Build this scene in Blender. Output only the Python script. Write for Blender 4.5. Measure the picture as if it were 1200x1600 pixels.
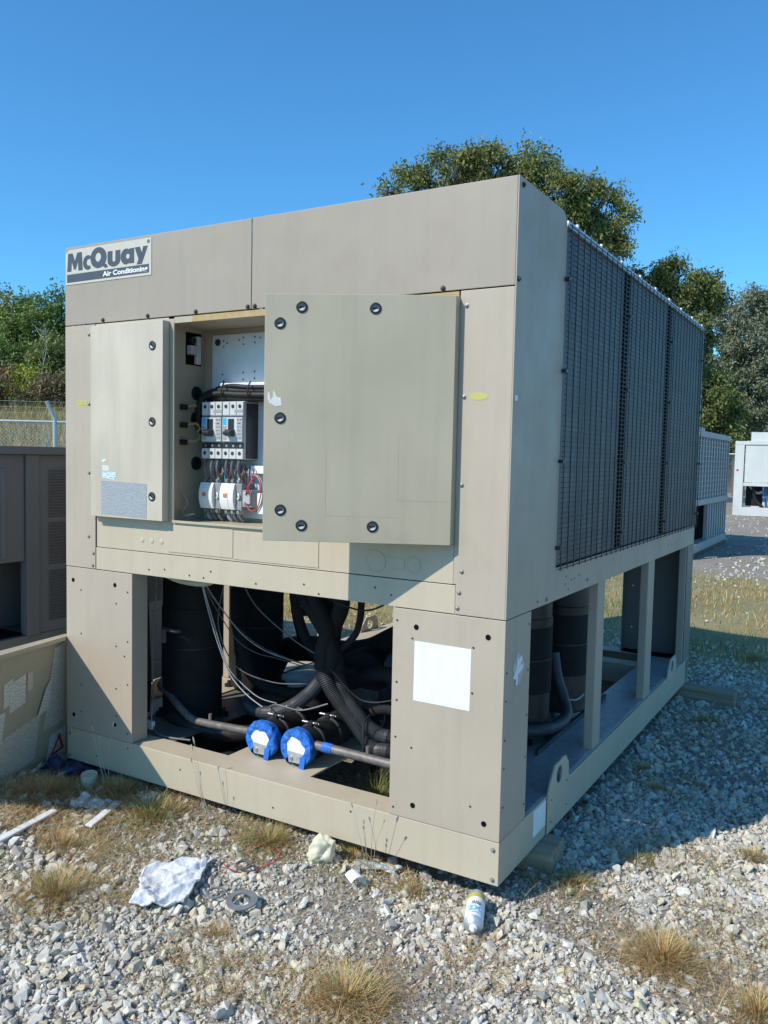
import bpy, bmesh, math, random
import numpy as np
from mathutils import Vector, Matrix, noise as mnoise
R_ = math.radians
random.seed(7)
rng = np.random.default_rng(11)
scene = bpy.context.scene
for o in list(bpy.data.objects):
    bpy.data.objects.remove(o)
C = scene.collection

# ------------------------------------------------------------------ camera
CAM = Vector((1.0813, -2.6728, 1.5025))
right = Vector((0.86, 0.50985, 0.02117)).normalized()
fwd = Vector((-0.50767, 0.85905, -0.06565)).normalized()
up = right.cross(fwd)
cam = bpy.data.cameras.new('camera')
camo = bpy.data.objects.new('camera', cam)
C.objects.link(camo)
camo.matrix_world = Matrix(((right.x, up.x, -fwd.x, CAM.x), (right.y, up.y, -fwd.y, CAM.y),
                            (right.z, up.z, -fwd.z, CAM.z), (0, 0, 0, 1)))
cam.sensor_fit = 'VERTICAL'
cam.sensor_height = 32.0
cam.sensor_width = 24.0
cam.lens = 1306.05 / 1600 * 32
cam.clip_start = 0.05
cam.clip_end = 2000
scene.camera = camo

# ------------------------------------------------------------------ sky, sun, exposure
SUN = Vector((0.341, 0.654, -0.675)).normalized()      # the way the light travels
world = bpy.data.worlds.new('World')
scene.world = world
world.use_nodes = True
wn = world.node_tree
wn.nodes.clear()
sky = wn.nodes.new('ShaderNodeTexSky')
sky.sky_type = 'NISHITA'
sky.sun_disc = False
sky.sun_elevation = math.asin(-SUN.z)
sky.sun_rotation = math.atan2(-SUN.x, -SUN.y) % (2 * math.pi)
sky.altitude = 200
sky.air_density = 1.0
sky.dust_density = 0.35
sky.ozone_density = 1.5
hs = wn.nodes.new('ShaderNodeMix')          # the clear deep blue of this day, the same all round
hs.data_type = 'RGBA'
hs.blend_type = 'MULTIPLY'
hs.inputs[0].default_value = 1.0
hs.inputs[7].default_value = (0.49, 1.14, 1.54, 1)
bg = wn.nodes.new('ShaderNodeBackground')
bg.inputs['Strength'].default_value = 0.132
wo = wn.nodes.new('ShaderNodeOutputWorld')
wn.links.new(sky.outputs[0], hs.inputs[6])
wn.links.new(hs.outputs[2], bg.inputs['Color'])
wn.links.new(bg.outputs[0], wo.inputs['Surface'])
sun = bpy.data.lights.new('sun', 'SUN')
sun.energy = 4.6
sun.angle = R_(0.53)
sun.color = (1.0, 0.945, 0.84)
suno = bpy.data.objects.new('sun', sun)
C.objects.link(suno)
suno.rotation_euler = SUN.to_track_quat('-Z', 'Y').to_euler()
scene.view_settings.view_transform = 'Standard'
scene.view_settings.look = 'None'
scene.view_settings.exposure = 0.0
scene.view_settings.gamma = 1.0
scene.view_settings.use_curve_mapping = False

# ------------------------------------------------------------------ materials
MATS = {}


def nodes_of(name):
    m = bpy.data.materials.new(name)
    m.use_nodes = True
    nt = m.node_tree
    b = nt.nodes['Principled BSDF']
    MATS[name] = m
    return m, nt, b


def N(nt, t, **kw):
    n = nt.nodes.new(t)
    for k, v in kw.items():
        if k in n.inputs:
            n.inputs[k].default_value = v
        else:
            setattr(n, k, v)
    return n


def mixc(nt, fac, a, b, mode='MIX'):
    n = nt.nodes.new('ShaderNodeMix')
    n.data_type = 'RGBA'
    n.blend_type = mode
    if hasattr(fac, 'links') or hasattr(fac, 'is_linked'):
        nt.links.new(fac, n.inputs[0])
    else:
        n.inputs[0].default_value = fac
    for i, v in ((6, a), (7, b)):
        if hasattr(v, 'is_linked'):
            nt.links.new(v, n.inputs[i])
        else:
            n.inputs[i].default_value = (*v, 1)
    return n.outputs[2]


def ramp(nt, src, stops):
    r = nt.nodes.new('ShaderNodeValToRGB')
    e = r.color_ramp.elements
    while len(e) < len(stops):
        e.new(0.5)
    for k, (p, c) in enumerate(stops):
        e[k].position = p
        e[k].color = (c, c, c, 1) if isinstance(c, (int, float)) else (*c, 1)
    nt.links.new(src, r.inputs[0])
    return r.outputs[0]


def coords(nt, scale=(1, 1, 1), obj=True, loc=(0, 0, 0)):
    t = nt.nodes.new('ShaderNodeTexCoord')
    mp = nt.nodes.new('ShaderNodeMapping')
    mp.inputs['Scale'].default_value = scale
    mp.inputs['Location'].default_value = loc
    nt.links.new(t.outputs['Object' if obj else 'Generated'], mp.inputs[0])
    return mp.outputs[0]


def noise(nt, co, scale, detail=4, rough=0.55):
    n = N(nt, 'ShaderNodeTexNoise', Scale=scale, Detail=detail, Roughness=rough)
    nt.links.new(co, n.inputs['Vector'])
    return n.outputs['Fac']


def bump(nt, b, h, strength=0.2, dist=0.01):
    bn = N(nt, 'ShaderNodeBump', Strength=strength, Distance=dist)
    nt.links.new(h, bn.inputs['Height'])
    nt.links.new(bn.outputs[0], b.inputs['Normal'])


def plain(name, col, rough=0.5, metal=0.0, var=0.12, scale=18.0, spec=0.5, bmp=0.0):
    m, nt, b = nodes_of(name)
    co = coords(nt)
    f = noise(nt, co, scale, 5)
    hi = tuple(min(1, c * (1 + var)) for c in col)
    lo = tuple(c * (1 - var) for c in col)
    nt.links.new(mixc(nt, ramp(nt, f, [(0.3, 0.0), (0.7, 1.0)]), lo, hi), b.inputs['Base Color'])
    b.inputs['Roughness'].default_value = rough
    b.inputs['Metallic'].default_value = metal
    b.inputs['Specular IOR Level'].default_value = spec
    if bmp:
        bump(nt, b, f, bmp, 0.004)
    return m


def paint(name, col, dirt=(0.16, 0.14, 0.115), amount=0.35, chalk=0.25, rough=0.5):
    """weathered sheet-metal enamel: chalky blotches, rain streaks, specks of dirt"""
    m, nt, b = nodes_of(name)
    co = coords(nt)
    big = noise(nt, co, 2.3, 3, 0.5)
    c1 = mixc(nt, ramp(nt, big, [(0.35, 0.0), (0.7, chalk)]), col, tuple(min(1, c * 1.22 + 0.03) for c in col))
    st = noise(nt, coords(nt, (16, 16, 0.9)), 1.0, 5, 0.6)
    c2 = mixc(nt, ramp(nt, st, [(0.47, 0.0), (0.80, amount * 0.75)]), c1, dirt)
    bl = noise(nt, coords(nt, (1, 1, 1), loc=(3, 5, 1)), 5.5, 6, 0.62)
    c3 = mixc(nt, ramp(nt, bl, [(0.56, 0.0), (0.78, amount * 0.7)]), c2, dirt)
    sp = noise(nt, co, 95, 2, 0.5)
    c4 = mixc(nt, ramp(nt, sp, [(0.69, 0.0), (0.78, amount * 1.2)]), c3, dirt)
    nt.links.new(c4, b.inputs['Base Color'])
    rr = ramp(nt, bl, [(0.3, rough - 0.08), (0.7, rough + 0.15)])
    nt.links.new(rr, b.inputs['Roughness'])
    dent = noise(nt, co, 3.2, 2, 0.4)
    bump(nt, b, dent, 0.22, 0.02)
    return m


paint('paint_tan', (0.485, 0.410, 0.301), amount=0.16)
paint('paint_tan_grey', (0.425, 0.352, 0.273), amount=0.17)
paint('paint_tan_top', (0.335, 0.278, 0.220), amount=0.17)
paint('paint_door', (0.425, 0.362, 0.259), amount=0.17, chalk=0.5, rough=0.42)
paint('paint_door_small', (0.500, 0.434, 0.338), amount=0.34, chalk=0.55)
paint('paint_deck', (0.15, 0.145, 0.125), amount=0.6)
paint('paint_olive', (0.44, 0.39, 0.28), amount=0.25)
paint('paint_grey', (0.185, 0.17, 0.16), amount=0.3)
paint('paint_white', (0.55, 0.56, 0.54), amount=0.2)
paint('paint_far', (0.36, 0.36, 0.36), amount=0.25)
plain('dark_hole', (0.006, 0.006, 0.006), 0.9, spec=0.1)
plain('black_rubber', (0.009, 0.009, 0.0095), 0.6, var=0.35, scale=30, bmp=0.15)
plain('black_foam', (0.007, 0.007, 0.008), 0.85, var=0.4, scale=14, bmp=0.3)
plain('black_plastic', (0.02, 0.021, 0.023), 0.42)
plain('grey_conduit', (0.042, 0.044, 0.048), 0.5, var=0.25)
plain('copper_brown', (0.13, 0.085, 0.065), 0.55, 0.3, var=0.4, scale=40)
plain('pipe_grey', (0.17, 0.155, 0.145), 0.55, 0.3, var=0.3, scale=30)
plain('steel', (0.45, 0.45, 0.44), 0.38, 0.85, var=0.2)
plain('galvanised', (0.50, 0.53, 0.55), 0.42, 0.6, var=0.18, scale=40)
plain('bolt_dark', (0.06, 0.045, 0.035), 0.55, 0.4, var=0.4)
plain('bolt_grey', (0.28, 0.26, 0.23), 0.45, 0.5)
plain('white_label', (0.80, 0.82, 0.83), 0.45, var=0.05)
plain('sign_white', (0.54, 0.50, 0.42), 0.5, var=0.06)
plain('sign_ink', (0.058, 0.066, 0.085), 0.5, var=0.08)
plain('yellow_label', (0.62, 0.58, 0.16), 0.5)
plain('blue_label', (0.16, 0.42, 0.68), 0.4)
plain('cyan_label', (0.03, 0.42, 0.66), 0.4)
plain('blue_tape', (0.014, 0.135, 0.52), 0.6, var=0.45, scale=28, bmp=1.0)
plain('ivory_plastic', (0.58, 0.58, 0.57), 0.4, var=0.05)
plain('grey_plastic', (0.25, 0.26, 0.28), 0.45)
plain('lock_grey', (0.05, 0.055, 0.06), 0.4)
plain('breaker_grey', (0.42, 0.43, 0.45), 0.45, var=0.06)
plain('orange_plastic', (0.62, 0.22, 0.06), 0.4)
plain('red_wire', (0.42, 0.02, 0.025), 0.4)
plain('yellow_wire', (0.48, 0.40, 0.12), 0.45)
plain('white_wire', (0.36, 0.36, 0.36), 0.45)
plain('grey_wire', (0.12, 0.12, 0.125), 0.45)
plain('bare_paint', (0.68, 0.66, 0.60), 0.6)
plain('plate_white', (0.58, 0.60, 0.62), 0.35, var=0.05)
plain('wire_black', (0.05, 0.05, 0.054), 0.5, 0.2)
plain('cloth_white', (0.66, 0.67, 0.70), 0.95, var=0.16, scale=55, spec=0.1, bmp=1.0)
plain('paper_white', (0.72, 0.71, 0.68), 0.8, var=0.08)
plain('foam_yellow', (0.66, 0.61, 0.44), 0.85, var=0.15, bmp=0.4)
plain('cap_tan', (0.46, 0.43, 0.33), 0.6)
plain('blue_bag', (0.012, 0.022, 0.07), 0.35, var=0.4)
plain('ring_grey', (0.17, 0.18, 0.19), 0.6, var=0.2)
plain('plastic_white', (0.78, 0.77, 0.74), 0.4, var=0.06)
plain('clear_plastic', (0.60, 0.66, 0.66), 0.2, var=0.1)
plain('blue_machine', (0.03, 0.14, 0.34), 0.4)
plain('red_machine', (0.45, 0.03, 0.03), 0.4)
plain('can_yellow', (0.50, 0.47, 0.06), 0.3)
plain('leaf_weed', (0.15, 0.19, 0.10), 0.6, var=0.4, scale=60)


def scuffed():
    m, nt, b = nodes_of('scuffed_white')
    co = coords(nt)
    f = noise(nt, coords(nt, (30, 30, 8)), 1.0, 6, 0.7)
    g_ = noise(nt, co, 40, 4, 0.7)
    c = mixc(nt, ramp(nt, f, [(0.5, 0.0), (0.8, 0.5)]), (0.80, 0.82, 0.83), (0.55, 0.56, 0.56))
    c = mixc(nt, ramp(nt, g_, [(0.66, 0.0), (0.72, 0.8)]), c, (0.30, 0.29, 0.28))
    nt.links.new(c, b.inputs['Base Color'])
    b.inputs['Roughness'].default_value = 0.45


scuffed()


def coil_mat():
    m, nt, b = nodes_of('coil_fins')
    f = noise(nt, coords(nt, (1, 28, 0.5)), 1.0, 3)
    g = noise(nt, coords(nt, (1, 2, 30)), 1.0, 3)
    c = mixc(nt, ramp(nt, f, [(0.35, 0.0), (0.65, 1.0)]), (0.10, 0.098, 0.105), (0.235, 0.225, 0.235))
    c = mixc(nt, ramp(nt, g, [(0.4, 0.0), (0.7, 0.4)]), c, (0.07, 0.07, 0.085))
    nt.links.new(c, b.inputs['Base Color'])
    b.inputs['Roughness'].default_value = 0.55
    b.inputs['Metallic'].default_value = 0.2


coil_mat()


def rust_mat():
    m, nt, b = nodes_of('rusted_edge')
    f = noise(nt, coords(nt), 28, 6, 0.65)
    c = mixc(nt, ramp(nt, f, [(0.35, 0.0), (0.62, 1.0)]), (0.45, 0.34, 0.19), (0.42, 0.27, 0.11))
    nt.links.new(c, b.inputs['Base Color'])
    b.inputs['Roughness'].default_value = 0.8


rust_mat()


def jacket_mat():
    m, nt, b = nodes_of('jacket_brown')
    f = noise(nt, coords(nt), 9, 5, 0.6)
    c = mixc(nt, ramp(nt, f, [(0.4, 0.0), (0.75, 1.0)]), (0.018, 0.014, 0.013), (0.07, 0.043, 0.032))
    nt.links.new(c, b.inputs['Base Color'])
    b.inputs['Roughness'].default_value = 0.5
    bump(nt, b, f, 0.3, 0.006)


jacket_mat()


def printed(name, paper, ink, fx, fz, ax=0):
    """rows of unreadable small print"""
    m, nt, b = nodes_of(name)
    t = nt.nodes.new('ShaderNodeTexCoord')
    s = nt.nodes.new('ShaderNodeSeparateXYZ')
    nt.links.new(t.outputs['UV'], s.inputs[0])
    mul = N(nt, 'ShaderNodeMath', operation='MULTIPLY')
    nt.links.new(s.outputs[1], mul.inputs[0])
    mul.inputs[1].default_value = fz
    fr = N(nt, 'ShaderNodeMath', operation='FRACT')
    nt.links.new(mul.outputs[0], fr.inputs[0])
    row = ramp(nt, fr.outputs[0], [(0.0, 0.0), (0.35, 0.0), (0.45, 1.0), (0.75, 1.0), (0.85, 0.0)])
    mp = N(nt, 'ShaderNodeMapping')
    mp.inputs['Scale'].default_value = (fx, fz, 1)
    nt.links.new(t.outputs['UV'], mp.inputs[0])
    n1 = noise(nt, mp.outputs[0], 1.0, 2, 0.8)
    word = ramp(nt, n1, [(0.47, 0.0), (0.53, 1.0)])
    mu = N(nt, 'ShaderNodeMath', operation='MULTIPLY')
    nt.links.new(row, mu.inputs[0])
    nt.links.new(word, mu.inputs[1])
    wear = noise(nt, t.outputs['UV'], 7, 5, 0.6)
    c = mixc(nt, mu.outputs[0], paper, ink)
    c = mixc(nt, ramp(nt, wear, [(0.45, 0.0), (0.75, 0.45)]), c, tuple(p * 0.72 for p in paper))
    nt.links.new(c, b.inputs['Base Color'])
    b.inputs['Roughness'].default_value = 0.5


printed('print_plate', (0.35, 0.37, 0.39), (0.21, 0.22, 0.235), 26, 22)
printed('print_paper', (0.76, 0.74, 0.66), (0.16, 0.15, 0.15), 14, 16)
printed('print_grey', (0.62, 0.59, 0.50), (0.30, 0.28, 0.25), 22, 30)
printed('print_blue', (0.62, 0.70, 0.76), (0.07, 0.33, 0.62), 5, 3)
printed('print_yellow', (0.50, 0.46, 0.13), (0.25, 0.22, 0.05), 8, 2.2)
printed('print_dark', (0.40, 0.41, 0.43), (0.04, 0.04, 0.045), 5, 6)


def wood_mat():
    m, nt, b = nodes_of('old_timber')
    f = noise(nt, coords(nt, (2.5, 40, 40)), 1.0, 5, 0.6)
    c = mixc(nt, ramp(nt, f, [(0.3, 0.0), (0.7, 1.0)]), (0.17, 0.13, 0.09), (0.40, 0.32, 0.225))
    nt.links.new(c, b.inputs['Base Color'])
    b.inputs['Roughness'].default_value = 0.85
    bump(nt, b, f, 0.4, 0.004)


wood_mat()


def attr_mat(name, rough=0.9, trans=0.0, spec=0.2, grain=0.0, gscale=60):
    """colour from a per-piece attribute (stones, blades, leaves)"""
    m, nt, b = nodes_of(name)
    a = nt.nodes.new('ShaderNodeAttribute')
    a.attribute_name = 'tint'
    col = a.outputs['Color']
    if grain:
        f = noise(nt, coords(nt), gscale, 4, 0.6)
        col = mixc(nt, 1.0, col, ramp(nt, f, [(0.25, 1 - grain), (0.75, 1.0)]), 'MULTIPLY')
        dirt = noise(nt, coords(nt), 3.1, 6, 0.7)
        col = mixc(nt, ramp(nt, dirt, [(0.5, 0.0), (0.72, 0.36)]), col, (0.31, 0.25, 0.18))
        bump(nt, b, f, 0.35, 0.004)
    nt.links.new(col, b.inputs['Base Color'])
    b.inputs['Roughness'].default_value = rough
    b.inputs['Specular IOR Level'].default_value = spec
    if trans:
        tr = nt.nodes.new('ShaderNodeBsdfTranslucent')
        nt.links.new(col, tr.inputs['Color'])
        mx = nt.nodes.new('ShaderNodeMixShader')
        mx.inputs[0].default_value = trans
        nt.links.new(b.outputs[0], mx.inputs[1])
        nt.links.new(tr.outputs[0], mx.inputs[2])
        nt.links.new(mx.outputs[0], nt.nodes['Material Output'].inputs['Surface'])
    return m


attr_mat('stone', 0.92, grain=0.35, gscale=70)
attr_mat('grass_blade', 0.75, trans=0.25, spec=0.25)
attr_mat('leaf', 0.6, trans=0.22, spec=0.35)


def bark_mat():
    m, nt, b = nodes_of('bark')
    f = noise(nt, coords(nt, (14, 14, 3)), 1.0, 5, 0.6)
    c = mixc(nt, f, (0.05, 0.04, 0.032), (0.17, 0.14, 0.115))
    nt.links.new(c, b.inputs['Base Color'])
    b.inputs['Roughness'].default_value = 0.95
    bump(nt, b, f, 0.6, 0.02)


bark_mat()
plain('bark_pale', (0.36, 0.34, 0.31), 0.9, var=0.3, scale=8)


def ground_mat():
    m, nt, b = nodes_of('gravel_ground')
    co = coords(nt)
    v = N(nt, 'ShaderNodeTexVoronoi', Scale=85.0)
    nt.links.new(co, v.inputs['Vector'])
    sep = nt.nodes.new('ShaderNodeSeparateColor')
    nt.links.new(v.outputs['Color'], sep.inputs[0])
    fine = noise(nt, co, 130, 6, 0.75)
    mid = noise(nt, co, 26, 6, 0.7)
    grit = mixc(nt, sep.outputs[0], (0.20, 0.178, 0.145), (0.55, 0.515, 0.45))
    grit = mixc(nt, ramp(nt, fine, [(0.36, 0.0), (0.70, 0.8)]), grit, (0.12, 0.097, 0.075))
    # soil and dry thatch showing between the stones
    so = noise(nt, co, 1.7, 6, 0.62)
    soil = mixc(nt, ramp(nt, fine, [(0.3, 0.0), (0.7, 1.0)]), (0.13, 0.10, 0.07), (0.40, 0.34, 0.25))
    soil = mixc(nt, ramp(nt, mid, [(0.4, 0.0), (0.65, 0.6)]), soil, (0.27, 0.20, 0.145))
    c = mixc(nt, ramp(nt, so, [(0.50, 0.0), (0.64, 0.75)]), grit, soil)
    # dry lawn on the field side
    tx = nt.nodes.new('ShaderNodeSeparateXYZ')
    nt.links.new(co, tx.inputs[0])
    fl = noise(nt, co, 0.35, 5, 0.6)
    lawn = mixc(nt, ramp(nt, noise(nt, co, 1.1, 5, 0.65), [(0.3, 0.0), (0.7, 1.0)]), (0.24, 0.22, 0.09), (0.42, 0.35, 0.18))
    lawn = mixc(nt, ramp(nt, fine, [(0.3, 0.0), (0.75, 0.7)]), lawn, (0.13, 0.13, 0.055))
    ad = N(nt, 'ShaderNodeMath', operation='MULTIPLY_ADD')
    nt.links.new(tx.outputs[0], ad.inputs[0])
    ad.inputs[1].default_value = -0.28
    nt.links.new(fl, ad.inputs[2])
    ad2 = N(nt, 'ShaderNodeMath', operation='MULTIPLY_ADD')
    nt.links.new(tx.outputs[1], ad2.inputs[0])
    ad2.inputs[1].default_value = -0.03
    nt.links.new(ad.outputs[0], ad2.inputs[2])
    lawnmask = ramp(nt, ad2.outputs[0], [(0.9, 0.0), (1.2, 1.0)])
    ysc = N(nt, 'ShaderNodeMath', operation='MULTIPLY')
    nt.links.new(tx.outputs[1], ysc.inputs[0])
    ysc.inputs[1].default_value = 0.1
    back = N(nt, 'ShaderNodeMath', operation='MULTIPLY')
    nt.links.new(lawnmask, back.inputs[0])
    nt.links.new(ramp(nt, ysc.outputs[0], [(0.26, 0.0), (0.40, 1.0)]), back.inputs[1])
    c = mixc(nt, back.outputs[0], c, lawn)
    # strip of worn lawn crossing behind the chiller
    wob = N(nt, 'ShaderNodeMath', operation='MULTIPLY_ADD')
    nt.links.new(noise(nt, co, 0.9, 5, 0.65), wob.inputs[0])
    wob.inputs[1].default_value = 3.0
    nt.links.new(tx.outputs[1], wob.inputs[2])
    sc_ = N(nt, 'ShaderNodeMath', operation='MULTIPLY')
    nt.links.new(wob.outputs[0], sc_.inputs[0])
    sc_.inputs[1].default_value = 0.05
    strip = ramp(nt, sc_.outputs[0], [(0.265, 0.0), (0.30, 0.85), (0.54, 0.85), (0.60, 0.0)])
    c = mixc(nt, strip, c, lawn)
    nt.links.new(c, b.inputs['Base Color'])
    b.inputs['Roughness'].default_value = 0.95
    b.inputs['Specular IOR Level'].default_value = 0.1
    h = mixc(nt, 0.5, v.outputs['Distance'], fine)
    bump(nt, b, h, 0.8, -0.01)


ground_mat()


def field_mat():
    m, nt, b = nodes_of('dry_field')
    co = coords(nt)
    f = noise(nt, co, 0.25, 6, 0.65)
    g = noise(nt, coords(nt, (3, 3, 14)), 1.0, 5, 0.7)
    c = mixc(nt, ramp(nt, f, [(0.35, 0.0), (0.65, 1.0)]), (0.28, 0.235, 0.12), (0.40, 0.34, 0.20))
    c = mixc(nt, ramp(nt, g, [(0.4, 0.0), (0.7, 0.6)]), c, (0.15, 0.14, 0.06))
    nt.links.new(c, b.inputs['Base Color'])
    b.inputs['Roughness'].default_value = 1.0


field_mat()


# ------------------------------------------------------------------ mesh helpers
class MB:
    """collects shapes, links them as ONE mesh object"""

    def __init__(self):
        self.v, self.f, self.uv = [], [], {}

    def add(self, vs, fs):
        o = len(self.v)
        self.v += [tuple(p) for p in vs]
        self.f += [tuple(i + o for i in q) for q in fs]
        return o

    def box(self, x0, x1, y0, y1, z0, z1):
        self.add([(x0, y0, z0), (x1, y0, z0), (x1, y1, z0), (x0, y1, z0), (x0, y0, z1), (x1, y0, z1), (x1, y1, z1), (x0, y1, z1)],
                 [(0, 3, 2, 1), (4, 5, 6, 7), (0, 1, 5, 4), (1, 2, 6, 5), (2, 3, 7, 6), (3, 0, 4, 7)])
        return self

    def prism(self, poly, fn, t0, t1):
        """poly: 2-D outline; fn(a, b, t) -> point"""
        n = len(poly)
        vs = [fn(a, b, t0) for a, b in poly] + [fn(a, b, t1) for a, b in poly]
        fs = [tuple(range(n))[::-1], tuple(range(n, 2 * n))]
        fs += [(i, (i + 1) % n, n + (i + 1) % n, n + i) for i in range(n)]
        self.add(vs, fs)
        return self

    def plate_hole(self, poly, c, r, fn, t0, t1, n=28):
        """plate with one round hole"""
        def hit(a):
            d = (math.cos(a), math.sin(a))
            best = 1e9
            for i in range(len(poly)):
                p, q = poly[i], poly[(i + 1) % len(poly)]
                e = (q[0] - p[0], q[1] - p[1])
                den = d[0] * e[1] - d[1] * e[0]
                if abs(den) < 1e-9:
                    continue
                w = (p[0] - c[0], p[1] - c[1])
                t = (w[0] * e[1] - w[1] * e[0]) / den
                s = (w[0] * d[1] - w[1] * d[0]) / den
                if t > 0 and -1e-6 <= s <= 1 + 1e-6:
                    best = min(best, t)
            return (c[0] + d[0] * best, c[1] + d[1] * best)
        angs = [2 * math.pi * i / n for i in range(n)]
        for p in poly:
            angs.append(math.atan2(p[1] - c[1], p[0] - c[0]) % (2 * math.pi))
        angs = sorted(set(round(a, 6) for a in angs))
        n = len(angs)
        outer = [hit(a) for a in angs]
        inner = [(c[0] + r * math.cos(a), c[1] + r * math.sin(a)) for a in angs]
        vs = [fn(a, b, t) for t in (t0, t1) for ring in (outer, inner) for a, b in ring]
        fs = []
        for i in range(n):
            j = (i + 1) % n
            fs += [(i, j, n + j, n + i), (2 * n + i, 3 * n + i, 3 * n + j, 2 * n + j), (i, 2 * n + i, 2 * n + j, j), (n + i, n + j, 3 * n + j, 3 * n + i)]
        self.add(vs, fs)
        return self

    def tube(self, path, r, n=10, cap=True, rf=None, smooth=3):
        P = [Vector(p) for p in path]
        if smooth > 1 and len(P) > 2:
            Q = []
            for i in range(len(P) - 1):
                p0, p1, p2, p3 = P[max(i - 1, 0)], P[i], P[i + 1], P[min(i + 2, len(P) - 1)]
                for k in range(smooth):
                    t = k / smooth
                    Q.append(0.5 * ((2 * p1) + (p2 - p0) * t + (2 * p0 - 5 * p1 + 4 * p2 - p3) * t * t + (3 * p1 - p0 - 3 * p2 + p3) * t ** 3))
            Q.append(P[-1])
            P = Q
        T = [(P[min(i + 1, len(P) - 1)] - P[max(i - 1, 0)]).normalized() for i in range(len(P))]
        ref = Vector((0, 0, 1)) if abs(T[0].z) < 0.9 else Vector((1, 0, 0))
        a = T[0].cross(ref).normalized()
        vs, m = [], len(P)
        for i in range(m):
            a = (a - T[i] * a.dot(T[i])).normalized()
            b = T[i].cross(a)
            rr = (rf(i, m) if rf else 1) * (r if not isinstance(r, (list, tuple)) else r[i])
            for k in range(n):
                an = 2 * math.pi * k / n
                vs.append(P[i] + (a * math.cos(an) + b * math.sin(an)) * rr)
        fs = [(i * n + k, i * n + (k + 1) % n, (i + 1) * n + (k + 1) % n, (i + 1) * n + k) for i in range(m - 1) for k in range(n)]
        if cap:
            fs += [tuple(range(n))[::-1], tuple(range((m - 1) * n, m * n))]
        self.add(vs, fs)
        return self

    def cyl(self, p0, p1, r, n=20, r1=None):
        return self.tube([p0, p1], [r, r if r1 is None else r1], n, smooth=1)

    def lathe(self, prof, p0, axis, n=28):
        """profile [(distance along axis, radius)]"""
        ax = Vector(axis).normalized()
        ref = Vector((0, 0, 1)) if abs(ax.z) < 0.9 else Vector((1, 0, 0))
        a = ax.cross(ref).normalized()
        b = ax.cross(a)
        vs = []
        for d, r in prof:
            for k in range(n):
                an = 2 * math.pi * k / n
                vs.append(Vector(p0) + ax * d + (a * math.cos(an) + b * math.sin(an)) * r)
        m = len(prof)
        fs = [(i * n + k, i * n + (k + 1) % n, (i + 1) * n + (k + 1) % n, (i + 1) * n + k) for i in range(m - 1) for k in range(n)]
        fs += [tuple(range(n))[::-1], tuple(range((m - 1) * n, m * n))]
        self.add(vs, fs)
        return self

    def mesh(self, name, mat, smooth=False):
        me = bpy.data.meshes.new(name)
        me.from_pydata(self.v, [], self.f)
        bm = bmesh.new()
        bm.from_mesh(me)
        bmesh.ops.recalc_face_normals(bm, faces=bm.faces)
        bm.to_mesh(me)
        bm.free()
        me.materials.append(MATS[mat])
        if smooth:
            me.shade_smooth()
            me.set_sharp_from_angle(angle=R_(38))
        return me

    def build(self, name, mat, parent=None, loc=(0, 0, 0), rot=(0, 0, 0), smooth=False, bev=0):
        return place(name, self.mesh(name, mat, smooth), parent, loc, rot, bev)


def place(name, me, parent=None, loc=(0, 0, 0), rot=(0, 0, 0), bev=0):
    o = bpy.data.objects.new(name, me)
    C.objects.link(o)
    o.location = loc
    o.rotation_euler = rot
    if parent:
        o.parent = parent
    if bev:
        b = o.modifiers.new('bevel', 'BEVEL')
        b.width = bev
        b.segments = 2
        b.limit_method = 'ANGLE'
        b.angle_limit = R_(50)
    return o


def box(name, mat, parent, x0, x1, y0, y1, z0, z1, bev=0, **kw):
    return MB().box(x0, x1, y0, y1, z0, z1).build(name, mat, parent, bev=bev, **kw)


def tag(o, label=None, cat=None, group=None, kind=None):
    for k, v in (('label', label), ('category', cat), ('group', group), ('kind', kind)):
        if v:
            o[k] = v
    return o


def empty(name, label, cat, loc=(0, 0, 0), rz=0, group=None):
    o = bpy.data.objects.new(name, None)
    o.empty_display_size = 0.2
    C.objects.link(o)
    o.location = loc
    o.rotation_euler = (0, 0, rz)
    return tag(o, label, cat, group)


def sheet(name, mat, parent, p00, p10, p11, p01, t=0.0006):
    """thin printed sheet with UVs; corners bottom-left, bottom-right, top-right, top-left"""
    P = [Vector(p) for p in (p00, p10, p11, p01)]
    nrm = (P[1] - P[0]).cross(P[3] - P[0]).normalized() * t
    me = bpy.data.meshes.new(name)
    me.from_pydata([tuple(p) for p in P] + [tuple(p - nrm) for p in P], [],
                   [(0, 1, 2, 3), (7, 6, 5, 4), (0, 4, 5, 1), (1, 5, 6, 2), (2, 6, 7, 3), (3, 7, 4, 0)])
    uv = me.uv_layers.new(name='UVMap')
    q = {0: (0, 0), 1: (1, 0), 2: (1, 1), 3: (0, 1)}
    for lp in me.loops:
        uv.data[lp.index].uv = q[lp.vertex_index % 4]
    me.materials.append(MATS[mat])
    return place(name, me, parent)


def text_mesh(s, size, mat, offset=0.0, extrude=0.0004):
    cu = bpy.data.curves.new('writing', 'FONT')
    cu.body = s
    cu.size = size
    cu.offset = offset
    cu.extrude = extrude
    ob = bpy.data.objects.new('writing', cu)
    C.objects.link(ob)
    dg = bpy.context.evaluated_depsgraph_get()
    me = bpy.data.meshes.new_from_object(ob.evaluated_get(dg))
    bpy.data.objects.remove(ob)
    me.materials.clear()
    me.materials.append(MATS[mat])
    return me


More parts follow.
